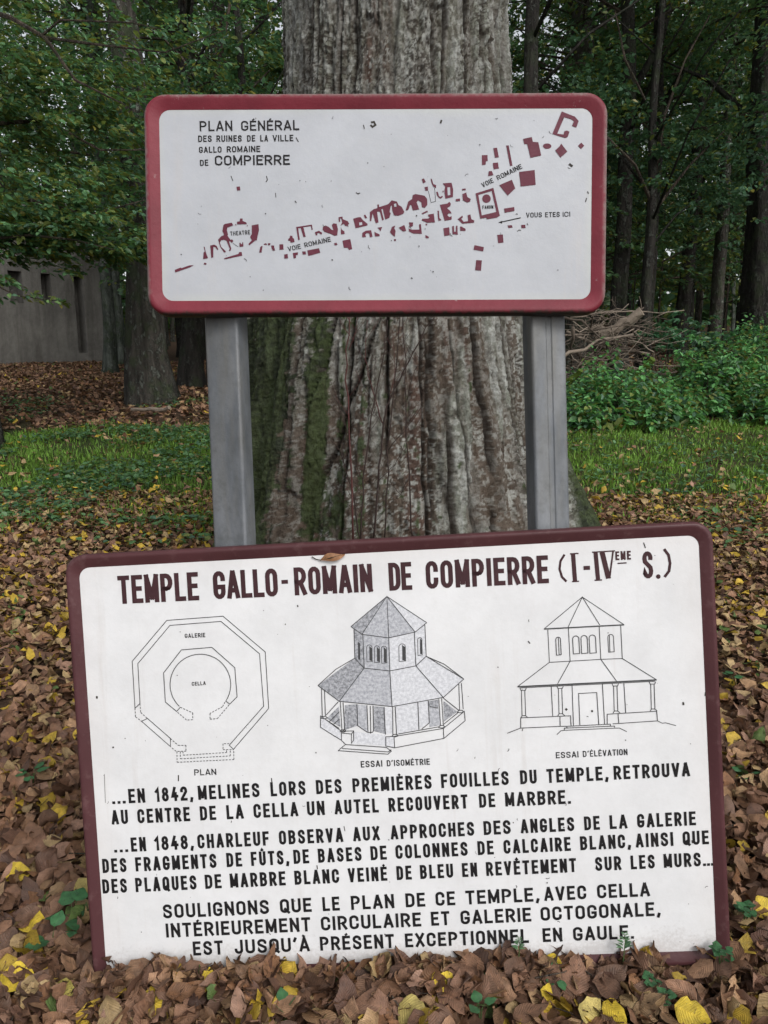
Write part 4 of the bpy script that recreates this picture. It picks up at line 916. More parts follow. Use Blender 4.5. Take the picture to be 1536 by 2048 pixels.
def crown_mesh(name, seed, nb, rad, h0, h1, nspray, nleaf, leaf, T=T4, F=F4, kw=dict(), shape=.5):
    """boughs leaving the axis between heights h0..h1, each carrying flat sprays; returns leaf mesh and bough mesh"""
    r_ = np.random.default_rng(seed); cen = []; dr = []; mb = MB()
    for b in range(nb):
        z0 = h0 + (h1 - h0) * (b + r_.random()) / nb; u = (z0 - h0) / (h1 - h0)
        L_ = rad * (1 - shape * u ** 1.6) * r_.uniform(.6, 1.1); az = r_.uniform(0, 6.283); rise = r_.uniform(.0, .55) + .3 * u
        pts = []
        for q in range(6):
            t = q / 5; rr = L_ * t; aa = az + .35 * math.sin(t * 3 + b)
            pts.append((rr * math.cos(aa), rr * math.sin(aa), z0 + rise * rr - .30 * rise * rr * t - .35 * t ** 3 * L_ * .5))
        mb.tube(pts, [max(.035 * (1 - q / 5) * rad / 3, .005) for q in range(6)], 4, False)
        ts = .25 + .78 * r_.random(nspray)
        for t in ts:
            q = min(int(t * 5), 4); f = t * 5 - q; p0 = np.array(pts[q]); p1 = np.array(pts[min(q + 1, 5)])
            p = p0 + (p1 - p0) * f + np.array([r_.normal(0, .22 * L_ * .5), r_.normal(0, .22 * L_ * .5), r_.normal(0, .10 * L_ * .5)])
            cen.append(p); dr.append(az + r_.normal(0, .8))
    cen = np.array(cen); dr = np.array(dr); sz = .35 + .5 * r_.random(len(cen))
    V, F_, Cc, _ = sprays(cen, dr, sz * rad / 2.6, nleaf, leaf, T, F, kw)
    me = mesh_np(name, V, F_, col=Cc, smooth=False); me.materials.append(M_leaf)
    bm_ = bpy.data.meshes.new(name + '_boughs'); bm_.from_pydata(mb.v, [], mb.f); bm_.update(); bm_.materials.append(M_twig)
    return me, bm_
CROWNS = [crown_mesh('crown_a', 21, 46, 3.0, 3.6, 12, 10, 22, .12, kw=dict(olive=.2)), crown_mesh('crown_b', 22, 44, 3.3, 4.4, 13, 10, 22, .12, kw=dict(olive=.35)),
          crown_mesh('crown_c', 23, 40, 2.6, 2.6, 10, 10, 22, .11, kw=dict(olive=.15)), crown_mesh('crown_d', 24, 40, 3.4, 5.5, 15, 10, 22, .13, kw=dict(olive=.3))]
SHRUBS = [crown_mesh('foliage_a', 31, 30, 1.5, .7, 4.6, 12, 20, .09, kw=dict(olive=.3), shape=.6), crown_mesh('foliage_b', 32, 26, 1.8, 1.2, 5.2, 12, 20, .09, kw=dict(olive=.15), shape=.5)]

def trunk_mesh(r, h, lean, seed, n=14, flare=1.45, wob=.04, fork=False):
    r_ = random.Random(seed); mb = MB(); pts = []; rad = []; m = 22
    for k in range(m):
        t = k / (m - 1); z = h * t ** 1.25 - (.25 if k == 0 else 0)
        px = lean[0] * z + wob * math.sin(z * .9 + seed) + wob * .5 * math.sin(z * 2.3 + seed * 2); py = lean[1] * z + wob * math.cos(z * .8 + seed)
        pts.append((px, py, z)); rad.append(r * (1 - .72 * t) * (1 + (flare - 1) * math.exp(-max(z, 0) / (r * 1.6))))
    V = []; F = []
    for i, (p, rr) in enumerate(zip(pts, rad)):
        for k in range(n):
            a = 2 * math.pi * k / n; z = p[2]
            f = 1 + .10 * math.sin(3 * a + seed + z * .2) + .07 * math.sin(5 * a + seed * 2 - z * .3) + r_.uniform(-.05, .05) + .25 * math.exp(-max(z, 0) / (r * 1.5)) * math.sin(4 * a + seed)
            V.append((p[0] + rr * f * math.cos(a), p[1] + rr * f * math.sin(a), z))
    for i in range(m - 1):
        for k in range(n):
            k2 = (k + 1) % n; F.append((i * n + k, i * n + k2, (i + 1) * n + k2, (i + 1) * n + k))
    mb.add(V, F)
    if fork:
        p = pts[9]; mb.tube([p, (p[0] + .5, p[1], p[2] + .9), (p[0] + .8, p[1] + .1, p[2] + 2.2), (p[0] + 1.2, p[1], p[2] + 4)], [rad[9] * .6, rad[9] * .5, rad[9] * .4, .03], 8)
    for k in range(5):
        i = r_.randint(8, 17); p = pts[i]; a = r_.uniform(0, 6.28); L_ = r_.uniform(.8, 2.2)
        mb.tube([p, (p[0] + L_ * .5 * math.cos(a), p[1] + L_ * .5 * math.sin(a), p[2] + L_ * .5), (p[0] + L_ * math.cos(a), p[1] + L_ * math.sin(a), p[2] + L_ * .8)], [rad[i] * .3, rad[i] * .2, .01], 5)
    me = bpy.data.meshes.new('trunk'); me.from_pydata(mb.v, [], mb.f)
    for q in me.polygons: q.use_smooth = True
    me.update(); return me
_tc = [0]
def tree(px, Y, wpx, label, mat=M_bark, lean=(0, 0), crown=None, cs=1.0, h=15, group='trees of the wood behind the signs', name='forest_tree', bough=True, fork=False, X=None, cz=None):
    """px: where the trunk stands, Y: metres away, wpx: trunk width in photo pixels"""
    _tc[0] += 1; sd_ = _tc[0] * 7 + 3
    x = (px - 768) / FPX * Y * 1.0 if X is None else X
    z = tz(x, Y); r = wpx / FPX * Y / 2
    o = empty(name, (x, Y, z)); tag(o, label, 'tree', group)
    link('trunk', trunk_mesh(r, h, lean, sd_, fork=fork), mat, o)
    if crown is not None:
        cm, bm_ = CROWNS[crown % 4]
        c = link('crown', cm, None, o); c.scale = (cs,) * 3; c.rotation_euler = (0, 0, sd_ * 1.7); c.location = (lean[0] * 6, lean[1] * 6, (2.2 if Y < 19.5 else .6) if cz is None else cz)
        if bough: b = link('boughs', bm_, None, c)
    return o

# --- trees one can tell apart (left to right)
tree(-14, 8.6, 40, 'dark leaning trunk at the left edge, before the concrete hut', M_bark2, (.035, 0), None, name='dark_tree')
tree(316, 12.3, 78, 'thick mossy trunk with pale lichen patches, standing between the hut and the red-framed sign', M_bark, (-.035, 0), 1, 1.0, name='mossy_tree')
tree(392, 15.0, 44, 'dark trunk leaning right just left of the pale steel post', M_bark2, (.03, 0), 0, .9, name='dark_tree')
tree(228, 19.0, 24, 'pale mossy trunk right beside the corner of the concrete hut', M_barkp, (.01, 0), 2, 1, name='pale_tree')
tree(250, 22.0, 20, 'second slim pale trunk, between the hut and the thick mossy trunk', M_barkp, (-.01, 0), 3, 1, name='pale_tree')
tree(450, 17, 40, 'grey green trunk behind the upper sign, left of the old tree', M_bark, (.02, 0), 3, 1)
tree(545, 20, 36, 'trunk half hidden by the left side of the old tree', M_bark2, (0, 0), 1, 1)
tree(1048, 12.5, 34, 'black trunk touching the right side of the old tree above the signs', M_bark2, (-.02, 0), 3, .9, name='dark_tree')
tree(1142, 17.5, 56, 'broad dim green trunk above the right half of the upper sign', M_bark, (-.02, 0), 0, 1)
tree(1232, 15.5, 36, 'dark forked trunk just right of the upper sign, left of the pale log', M_bark2, (-.03, 0), 1, .9, fork=True, name='dark_tree')
tree(1281, 17.0, 30, 'slender forked trunk behind the pale log end', M_bark2, (-.015, 0), 2, .9, fork=True, name='dark_tree')
tree(1346, 20.0, 30, 'slim dark trunk midway between the log and the thickest right trunk', M_bark2, (.02, 0), 3, 1, name='dark_tree')
tree(1412, 18.5, 28, 'narrow greyish trunk just left of the thickest right trunk', M_bark, (-.01, 0), 2, 1)
tree(1500, 14.6, 66, 'thickest dark trunk on the right, rising above the nettles', M_bark2, (-.055, 0), 0, 1.0, name='dark_tree')
tree(1562, 12.5, 30, 'dark stem cut by the right edge of the picture', M_bark2, (-.02, 0), 2, .8, name='dark_tree')
# --- the crowd of stems further back
r2 = random.Random(77)
for k in range(64):
    Y = 21 + 27 * (k / 63) + r2.uniform(-1, 1)
    side = k % 2
    px = r2.uniform(-160, 560) if side == 0 else r2.uniform(1000, 1700)
    if side == 0 and px < 240 and Y < 32: Y += 12
    tree(px, Y, r2.uniform(13, 30) * 22 / Y, 'one of the many slim trunks deep in the wood', r2.choice((M_bark2, M_bark, M_bark2, M_barkp)), (r2.uniform(-.04, .04), 0), (r2.randrange(4) if k % 5 < 2 else None), r2.uniform(.9, 1.2), h=17, group='slim trunks deep in the wood', name='distant_tree', bough=Y < 32)
for k in range(26):   # trees the wood goes on with on both sides and overhead, out of the picture or just touching it
    sgn = -1 if k % 2 else 1
    X = sgn * r2.uniform(11, 26); Y = r2.uniform(17, 36)
    tree(0, Y, 34, 'tree of the wood standing to the side of the view', M_bark, (0, 0), k, 1.1, h=16, group='trees at the sides of the wood', name='side_tree', bough=False, X=X)

# --- shrubs and saplings
def shrub(px, Y, v, sc, label, group='leafy saplings under the trees', name='leafy_sapling', X=None, dz=0.0):
    x = (px - 768) / FPX * Y if X is None else X
    o = empty(name, (x, Y, tz(x, Y) + dz)); tag(o, label, 'sapling', group); cm, bm_ = SHRUBS[v]
    c = link('foliage', cm, None, o); c.scale = (sc, sc, sc); c.rotation_euler = (0, 0, px * .37)
    b = link('boughs', bm_, None, c)
    mb = MB(); mb.tube([(0, 0, -.1), (.03, 0, 1.5 * sc), (0, .04, 3 * sc), (.02, 0, 4.6 * sc)], [.03, .025, .018, .006], 6); mb.build('stem', M_twig, o)
    return o
for px, Y, v, sc, dz in ((420, 16, 1, 1.2, 1.2), (520, 14.5, 0, 1.2, 1.6), (1070, 16, 1, 1.2, 1.4), (1190, 19, 0, 1.4, 1.2), (1300, 21, 1, 1.5, 1.0), (1430, 22, 0, 1.5, 1.4), (1540, 19, 1, 1.4, 1.5), (1250, 25, 1, 1.7, .0), (1380, 27, 0, 1.7, 0), (430, 24, 0, 1.6, 0), (250, 27, 1, 1.6, .2), (1130, 26, 1, 1.8, 0)):
    shrub(px, Y, v, sc, {420: 'leafy sapling above the left half of the upper sign', 520: 'leafy sapling just left of the old tree, above the upper sign', 1070: 'leafy sapling touching the right side of the old tree', 1190: 'leafy sapling behind the upper sign corner at right',
        1300: 'leafy sapling behind the broken log', 1430: 'leafy sapling between the two right-hand dark trunks', 1540: 'leafy sapling at the right edge of the wood', 1250: 'far sapling seen right of the upper sign', 1380: 'far sapling left of the narrow greyish trunk', 430: 'far sapling behind the left post',
        250: 'far sapling between the hut and the mossy trunk', 1130: 'far sapling just above the right post'}[px])

# --- the near foliage that hangs in from the left, above the hut
def near_foliage():
    root = empty('overhanging_branches', (-5.6, 9.2, tz(-5.6, 9.2)))
    tag(root, 'dense green hornbeam boughs hanging in from the left, above the concrete hut', 'tree')
    lm = trunk_mesh(.16, 9, (.03, 0), 91); link('trunk', lm, M_bark2, root)
    r_ = np.random.default_rng(5); cen = []; dr = []
    blobs = [((-4.6, 9.4, 4.4), (1.5, 1.0, 1.5), 250), ((-4.2, 8.8, 2.85), (1.0, .7, .30), 80), ((-3.6, 9.0, 3.1), (.8, .7, .35), 90), ((-3.2, 9.6, 2.75), (.55, .5, .16), 26), ((-3.7, 9.8, 4.2), (1.0, .9, 1.2), 170), ((-2.9, 10.4, 5.4), (.9, .8, .8), 35), (tuple(at(70, 480, 8.9)), (.9, .5, .35), 40), (tuple(at(260, 500, 9.6)), (.25, .3, .14), 8), ((-4.5, 8.4, 2.35), (.5, .4, .10), 14), ((-2.6, 10.2, 3.9), (.45, .6, .9), 40)]
    for c0, rr, n in blobs:
        p = r_.normal(0, .5, (n, 3)) * np.array(rr) + np.array(c0); cen.append(p); dr.append(r_.normal(-.15, .7, n))
    cen = np.concatenate(cen); dr = np.concatenate(dr); n = len(cen)
    V, F_, Cc, _ = sprays(cen, dr, .28 + .30 * r_.random(n), 26, .085, T6, F6, dict(olive=.36, base=(.052, .115, .056), yellow=.03), spread=.6, tilt=.30, flat=.06)
    V -= np.array([-5.6, 9.2, tz(-5.6, 9.2)])
    link('foliage', mesh_np('foliage', V, F_, col=Cc, smooth=False), M_leaf, root)
    mb = MB(); z0 = tz(-5.6, 9.2)
    def limb(P, ra): mb.tube([at(a, b, y) - Vector((-5.6, 9.2, z0)) for a, b, y in P], ra, 5, False)
    limb([(-60, 10, 8.6), (20, 35, 8.5), (90, 75, 8.4), (150, 160, 8.3), (250, 210, 8.3)], [.030, .024, .020, .014, .006])
    limb([(85, 70, 8.4), (120, 40, 8.3), (260, 45, 8.2), (330, 60, 8.2)], [.014, .011, .008, .004])
    limb([(90, 75, 8.4), (200, 90, 8.4), (330, 105, 8.5), (450, 60, 8.6)], [.016, .012, .008, .004])
    limb([(-40, 420, 9), (60, 400, 8.9), (180, 430, 8.9), (290, 400, 9)], [.026, .020, .012, .006])
    limb([(-40, 480, 8.6), (60, 470, 8.5), (150, 480, 8.5), (230, 500, 8.5)], [.02, .015, .009, .004])
    limb([(-30, 560, 8.4), (30, 590, 8.4), (80, 598, 8.4), (128, 604, 8.4)], [.010, .008, .005, .003])
    limb([(-40, 250, 9.3), (90, 240, 9.3), (200, 300, 9.3), (290, 300, 9.4)], [.026, .020, .012, .006])
    mb.build('boughs', M_twig, root)
    # the little low branch before the hut
    pts = [at(a, b, 8.4) for a, b in ((50, 592), (65, 600), (85, 596), (100, 602), (118, 603), (30, 590), (60, 585))]
    cen = np.array([tuple(p) for p in pts]); V, F_, Cc, _ = sprays(cen, np.zeros(len(cen)), np.full(len(cen), .16), 9, .07, T6, F6, dict(olive=.5, base=(.07, .13, .05), yellow=.08), tilt=.4)
    V -= np.array([-5.6, 9.2, z0])
    link('low_foliage', mesh_np('low_foliage', V, F_, col=Cc, smooth=False), M_leaf, root)
near_foliage()
# foliage of the right half, hanging among the dark trunks
def right_foliage(name, label, base, blobs, limbs, kw, leaf=.09, seed=3):
    bz = tz(*base); root = empty(name, (base[0], base[1], bz)); tag(root, label, 'tree')
    link('trunk', trunk_mesh(.11, 8, (0, 0), seed), M_bark2, root)
    r_ = np.random.default_rng(seed); cen = []; dr = []
    for c0, rr, n in blobs:
        cen.append(r_.normal(0, .5, (n, 3)) * np.array(rr) + np.array(c0)); dr.append(r_.uniform(-3.1, 3.1, n))
    cen = np.concatenate(cen); dr = np.concatenate(dr); n = len(cen)
    V, F_, Cc, _ = sprays(cen, dr, .32 + .35 * r_.random(n), 24, leaf, T6, F6, kw, spread=.6, tilt=.35, flat=.08)
    V -= np.array([base[0], base[1], bz]); link('foliage', mesh_np('foliage', V, F_, col=Cc, smooth=False), M_leaf, root)
    mb = MB()
    for P, ra in limbs: mb.tube([at(a, b, y) - Vector((base[0], base[1], bz)) for a, b, y in P], ra, 5, False)
    mb.build('boughs', M_twig, root)
b0 = at(1330, 700, 13.5)
right_foliage('understorey_tree', 'spreading green tree filling the dusk right of the upper sign, above the brush pile', (4.3, 13.2),
    [(tuple(at(1330, 230, 18)), (2.6, 1.6, 2.1), 190), (tuple(at(1190, 190, 14)), (.9, 1, 1.3), 60), (tuple(at(1260, 380, 17)), (1.4, 1, .8), 70), (tuple(at(1430, 390, 17.5)), (1.5, 1, .9), 70), (tuple(at(1530, 260, 13)), (.5, .8, 1.0), 40), (tuple(at(1350, 300, 13)), (1.2, .8, .7), 45)],
    [([(1300, 560, 13.2), (1310, 420, 13.2), (1270, 330, 13), (1180, 240, 13)], [.05, .04, .025, .01]), ([(1310, 420, 13.2), (1380, 330, 13), (1450, 260, 13)], [.03, .02, .01]), ([(1310, 350, 13.2), (1330, 230, 13), (1370, 120, 13), (1420, 30, 13)], [.03, .02, .015, .01]), ([(1290, 200, 13.2), (1250, 120, 13), (1230, 20, 13)], [.02, .02, .01])],
    dict(olive=.12, base=(.026, .060, .036), yellow=.01), .10, 13)
right_foliage('understorey_tree', 'green tree behind the left side of the old trunk, over the upper sign corner', (-2.2, 12.8),
    [(tuple(at(450, 180, 12.6)), (1.2, 1.2, 1.2), 85), (tuple(at(420, 300, 12.6)), (1.0, 1, .9), 80), (tuple(at(550, 60, 13)), (.5, .8, 1.0), 25), (tuple(at(250, 330, 12.0)), (.9, .8, 1.0), 80)],
    [([(380, 560, 12.8), (400, 300, 12.8), (440, 120, 12.8), (470, -50, 12.8)], [.06, .05, .035, .02]), ([(400, 300, 12.8), (470, 210, 12.7), (540, 140, 12.7)], [.03, .02, .01]), ([(420, 200, 12.8), (360, 110, 12.7), (300, 50, 12.7)], [.025, .018, .008])],
    dict(olive=.2, base=(.032, .075, .040), yellow=.02), .095, 17)

# far wood: one mass of leaves closing the view
def far_wood():
    n = 62000
    x = rng.uniform(-52, 52, n); y = rng.uniform(46, 62, n); u = rng.random(n)
    z = terr(x, y) - .2 + 19 * u ** 1.35
    keep = rng.random(n) < (1.0 - .97 * _ss(8, 17, z) + 1.1 * (fbm(x * .35, y * .2, z * .35, 3) - .5))
    x, y, z = x[keep], y[keep], z[keep]; n = len(x)
    Rm = rotm(rng.uniform(0, 6.28, n), rng.normal(0, .6, n), rng.normal(0, .6, n))
    V, F, Cc, _ = scatter(T4, F4, np.stack([x, y, z], 1), Rm, .55 + .5 * rng.random(n), leaf_cols(n, .3, .01))
    tag(link('distant_wood', mesh_np('distant_wood', V, F, col=Cc, smooth=False), M_leaf), kind='stuff', label='far mass of leaves closing the view between the trunks', cat='foliage')
far_wood()

# ================================================================== HUT
def concrete():
    m, n, l, b = nodes('stained_concrete'); o = objco(n)
    f = noise(n, l, 9, 7, .7, o); g = noise(n, l, 1.1, 5, .6, o)
    col = ramp(n, l, g, [(.3, (.12, .115, .105)), (.7, (.22, .21, .19))])
    st = ramp(n, l, noise(n, l, 3.0, 6, .7, mapped(n, l, o, (1, 1, .12))), [(.45, (0, 0, 0)), (.65, (1, 1, 1))])
    col = mix(n, l, mth(n, l, 'MULTIPLY', st, .65), col, (.065, .06, .05))
    col = mix(n, l, .5, col, mix(n, l, 1.0, col, ramp(n, l, f, [(.35, (.6, .6, .6)), (.65, (1.1, 1.1, 1.1))]), 'MULTIPLY'))
    l.new(col, b.inputs['Base Color']); b.inputs['Roughness'].default_value = .92; bump(n, l, b, f, .02); return m
M_conc = concrete()
def hut():
    A = Vector((-10.9, 22.4, 0)); B = Vector((-8.75, 24.8, 0)); u = (B - A); L_ = u.length; u.normalize(); n_ = Vector((u.y, -u.x, 0))  # n_ faces the camera
    if n_.y > 0: n_ = -n_
    zb = 1.1; TH = .40
    root = empty('concrete_hut', (A.x, A.y, 0)); root.rotation_euler = (0, 0, math.atan2(u.y, u.x))
    tag(root, 'low stained concrete hut with steep roof and three narrow slots in its gable', 'hut')
    ev, ap = 4.45, 6.0
    def top(s): return ev + (ap - ev) * (1 - abs(s / L_ - .5) * 2)
    mb = MB(); depth = 3.2
    def prism(s0, s1, z0, z1=None):
        # column of wall between s0..s1; z1 None = up to the gable slope
        t0 = top(s0) if z1 is None else z1; t1 = top(s1) if z1 is None else z1
        V = [(s0, 0, z0), (s1, 0, z0), (s1, 0, t1), (s0, 0, t0), (s0, TH, z0), (s1, TH, z0), (s1, TH, t1), (s0, TH, t0)]
        mb.add(V, [(0, 1, 2, 3), (5, 4, 7, 6), (4, 0, 3, 7), (1, 5, 6, 2), (3, 2, 6, 7), (4, 5, 1, 0)])
    cuts = [(.13, .25, 3.10), (.42, .51, 3.18), (.73, .82, 1.72)]
    s = 0
    for a, b, zlo in cuts:
        a *= L_; b *= L_
        if s < L_ / 2 < a: prism(s, L_ / 2, zb); prism(L_ / 2, a, zb)
        else: prism(s, a, zb)
        prism(a, b, zb, zlo)
        if a < L_ / 2 < b: prism(a, L_ / 2, 3.98); prism(L_ / 2, b, 3.98)
        else: prism(a, b, 3.98)
        s = b
    if s < L_ / 2: prism(s, L_ / 2, zb); prism(L_ / 2, L_, zb)
    else: prism(s, L_, zb)
    mb.build('gable_wall', M_conc, root)
    mb = MB(); mb.box((L_ / 2, TH + .062, (zb + ev) / 2 - .02), (L_ - .02, .12, ev - zb - .06)); mb.build('recess_back', M_conc, root)
    mb = MB(); mb.box((TH / 2, TH + .125 + depth / 2, (zb + ev) / 2), (TH, depth, ev - zb)); mb.box((L_ - TH / 2, TH + .125 + depth / 2, (zb + ev) / 2), (TH, depth, ev - zb)); mb.box((L_ / 2, TH + depth + .33, (zb + ev) / 2), (L_, .4, ev - zb))
    mb.build('side_walls', M_conc, root)
    mb = MB(); mb.box((-1.15, .9, (zb + 4.2) / 2), (2.28, .35, 4.2 - zb)); o = mb.build('wing_wall', M_conc, root)
    for sg in (0, 1):
        mb = MB(); x0, x1 = (-.15, L_ / 2) if sg == 0 else (L_ / 2, L_ + .15); z0 = ev - .1 if sg == 0 else ap; z1 = ap if sg == 0 else ev - .1
        V = [(x0, -.06, z0), (x1, -.06, z1), (x1, TH + depth + .5, z1), (x0, TH + depth + .5, z0)]; V += [(a, b, c + .16) for a, b, c in V]
        mb.add(V, [(0, 3, 2, 1), (4, 5, 6, 7), (0, 1, 5, 4), (1, 2, 6, 5), (2, 3, 7, 6), (3, 0, 4, 7)]); mb.build('roof_slab', M_conc, root)
hut()

# ================================================================== UNDERGROWTH, GRASS, LITTER
def nettle_bed():
    n = 2000
    x = rng.uniform(1.9, 8.5, n); y = rng.uniform(9.3, 14.0, n)
    edge = 9.9 + .5 * np.sin(x * 1.7) - .25 * (x - 3)
    ok = (y > edge) & ~((x > 2.2) & (x < 4.9) & (y > 11.6 + .2 * x)); x, y = x[ok], y[ok]; n = len(x)
    hgt = (.50 + .42 * rng.random(n)) * (1 + .35 * _ss(4.5, 7.5, x)) * (.45 + 1.25 * fbm(x * 1.3, y * 1.1, x * 0 + 2, 2)) * _ss(-.4, .6, y - edge[ok]) * (1 - .45 * ((x > 2.3) & (x < 4.7) & (y > 10.5)))
    z0 = terr(x, y); mb = MB(); P = []; AZ = []; SC = []
    nl = 16
    t = (np.arange(nl) + .5) / nl
    lx = rng.normal(0, .12, n); ly = rng.normal(0, .12, n)
    az = rng.uniform(0, 6.28, n)[:, None] + np.arange(nl)[None] * 1.571 + rng.normal(0, .3, (n, nl))
    hz = hgt[:, None] * (.25 + .75 * t[None])
    pos = np.stack([x[:, None] + lx[:, None] * hz, y[:, None] + ly[:, None] * hz, z0[:, None] + hz], -1).reshape(-1, 3)
    N = n * nl
    Rm = rotm(az.ravel(), rng.normal(.25, .3, N), rng.normal(0, .3, N))
    sc = (.10 * (1.15 - .5 * t)[None] * (.7 + .6 * rng.random((n, nl)))).ravel()
    base = leaf_cols(N, .25, .012, (.056, .150, .056)); tone = np.repeat(.6 + .6 * rng.random(n) + .25 * (fbm(x * 2, y * 2, x * 0 + 44, 2)), nl)[:, None]
    V, F, Cc, _ = scatter(T6, F6, pos, Rm, sc * np.repeat(.75 + .6 * rng.random(n), nl), base * tone)
    tag(link('nettle_bed', mesh_np('nettle_bed', V, F, col=Cc, smooth=False), M_leaf), 'bed of lush green nettles right of the signs, behind the grass', 'undergrowth', kind='stuff')
nettle_bed()

def grass():
    n = 150000
    x = rng.uniform(-7.5, 8.5, n); y = rng.uniform(4.9, 12.2, n)
    far = np.where(x < 0, 9.6 + .35 * np.sin(x * 1.3) + .5 * np.clip(x + 3, -2, 2) * .6, 10.2)
    nearb = np.where(x < 0, 6.0, 6.3) + .5 * np.sin(x * 2.1) * .5
    m = fbm(x * 1.4, y * 1.4, x * 0 + 6, 3)
    pr = _ss(-.9, .5, y - nearb) * _ss(.5, -.4, y - far) * (.30 + 1.1 * _ss(.35, .6, m))
    pr = pr * np.where(x > 0, 1.4, 1.0)
    ok = rng.random(n) < pr; x, y = x[ok], y[ok]; n = len(x)
    T = np.array([[(0, -.04, 0), (.12, -.035, .5), (.38, 0, 1), (.12, .035, .5), (0, .04, 0)], [(0, -.04, 0), (.2, -.035, .55), (.65, 0, .85), (.2, .035, .55), (0, .04, 0)], [(0, -.04, 0), (.04, -.03, .5), (.1, 0, 1), (.04, .03, .5), (0, .04, 0)]])
    F = np.array([(0, 1, 3, 4), (1, 2, 3, 3)])
    # quads + a tip triangle: keep all triangles
    F = np.array([(0, 1, 3), (0, 3, 4), (1, 2, 3)])
    Rm = rotm(rng.uniform(0, 6.28, n), rng.normal(0, .2, n), rng.normal(0, .2, n))
    sc = .030 + .055 * rng.random(n) * (0.6 + .8 * m[ok])
    c = np.array([.15, .28, .045]) * (.55 + .8 * rng.random((n, 1))) * (.7 + .6 * fbm(x * 2.5, y * 2.5, x * 0 + 14, 3))[:, None]; y_ = rng.random(n) < .08; c[y_] = (.20, .19, .07)
    T[:, :, 1] *= 2.3
    V, FF, Cc, _ = scatter(T, F, np.stack([x, y, terr(x, y) - .004], 1), Rm, sc, c)
    tag(link('grass', mesh_np('grass', V, FF, col=Cc, smooth=False), M_grass), 'short green grass in a band across the middle ground', 'grass', kind='stuff')
grass()
def weeds():
    n = 5200   # ground ivy and clover leaves in the grass, mostly on the left
    x = np.concatenate([rng.uniform(-6.5, -1.2, n // 2), rng.uniform(-7, 8, n // 2)]); y = np.concatenate([rng.uniform(5.6, 9.8, n // 2), rng.uniform(5.0, 13, n // 2)])
    m = fbm(x * 1.1 + 9, y * 1.1, x * 0 + 16, 3); ok = m > .47; x, y = x[ok], y[ok]; n = len(x)
    k = 7; x = np.repeat(x, k) + rng.normal(0, .07, n * k); y = np.repeat(y, k) + rng.normal(0, .07, n * k); N = n * k
    pos = np.stack([x, y, terr(x, y) + .02 + .06 * rng.random(N)], 1)
    V, F, Cc, _ = scatter(T6 * np.array([1, 1.4, 1]), F6, pos, rotm(rng.uniform(0, 6.28, N), rng.normal(0, .3, N), rng.normal(0, .3, N)), .03 + .035 * rng.random(N), leaf_cols(N, .15, .02, (.045, .10, .045)))
    tag(link('ground_ivy', mesh_np('ground_ivy', V, F, col=Cc, smooth=False), M_leaf), 'low ivy and clover leaves mingled with the grass', 'ground cover', kind='stuff')
weeds()

# ---- dead leaves
def dead_leaf_shapes(k, nst, rr, curl=1.0, broad=1.0):
    """k variants; nst stations, 5 points across; jagged ovate outline, cupped, twisted and curled"""
    r_ = np.random.default_rng(rr); out = []
    js = np.array([-1, -.5, 0, .5, 1])
    for q in range(k):
        t = np.linspace(0, 1, nst)
        wd = .34 * broad * np.sin(np.pi * t ** .8) ** .75 * (1 - .25 * t) * r_.uniform(.85, 1.2); wd[0] = .012; wd[-1] = .006
        jag = 1 + r_.normal(0, .09, (nst, 2)); cup = r_.uniform(-.55, .75) * curl; bend = r_.normal(0, .9) * curl; tw = r_.normal(0, .7) * curl; sb = r_.normal(0, .12)
        crk = r_.normal(0, .045, (nst, 5)) * curl
        P = np.zeros((nst, 5, 3))
        for i in range(nst):
            a = bend * (t[i] - .4)
            x = np.sin(a) / bend if abs(bend) > .05 else t[i] - .4
            z = (1 - np.cos(a)) / bend if abs(bend) > .05 else 0
            for j, jj in enumerate(js):
                wv = wd[i] * (jag[i, 0] if jj < 0 else jag[i, 1]); yy = jj * wv
                c_ = cup * 2.6; yo = np.sin(c_ * yy) / c_ if abs(c_) > .05 else yy; zo = (1 - np.cos(c_ * yy)) / c_ if abs(c_) > .05 else 0
                an = tw * (t[i] - .5); yr = yo * np.cos(an) - zo * np.sin(an); zr = yo * np.sin(an) + zo * np.cos(an)
                P[i, j] = (x - zr * np.sin(a), yr + sb * t[i] ** 2, z + zr * np.cos(a) + crk[i, j] * (abs(jj) + .2))
        out.append(P.reshape(-1, 3))
    F = []
    for i in range(nst - 1):
        for j in range(4): F.append((i * 5 + j, i * 5 + j + 1, (i + 1) * 5 + j + 1, (i + 1) * 5 + j))
    luv = np.array([(t_, jj * .34, 0) for t_ in np.linspace(0, 1, nst) for jj in js])
    return np.array(out), np.array(F), luv
TN, FN, LN = dead_leaf_shapes(30, 8, 1, 1.35)
TN2, _, _ = dead_leaf_shapes(30, 8, 8, .55, 1.1); TN = np.concatenate([TN, TN2])
TM, FM, LM = dead_leaf_shapes(24, 4, 2, .9)
BRN = np.array([(.165, .098, .066), (.125, .074, .052), (.20, .125, .082), (.095, .056, .042), (.235, .155, .095), (.155, .085, .048), (.18, .115, .088), (.27, .19, .115), (.075, .045, .036)])
BP = np.array([.22, .19, .15, .11, .07, .09, .10, .03, .04])
def litter_cols(n, yel=.06, tan=.05, grn=.01):
    c = BRN[rng.choice(len(BRN), n, p=BP / BP.sum())] * (.62 + 1.0 * rng.random((n, 1))) * np.array([1.06, .98, .88])
    k = rng.random(n)
    a = k < yel; c[a] = np.array([.44, .30, .04]) * (.6 + .6 * rng.random((a.sum(), 1))) * np.array([1, 1, 1])
    b = (k > yel) & (k < yel + tan); c[b] = np.array([.34, .24, .12]) * (.7 + .5 * rng.random((b.sum(), 1)))
    g = k > 1 - grn; c[g] = np.array([.09, .14, .04])
    return c
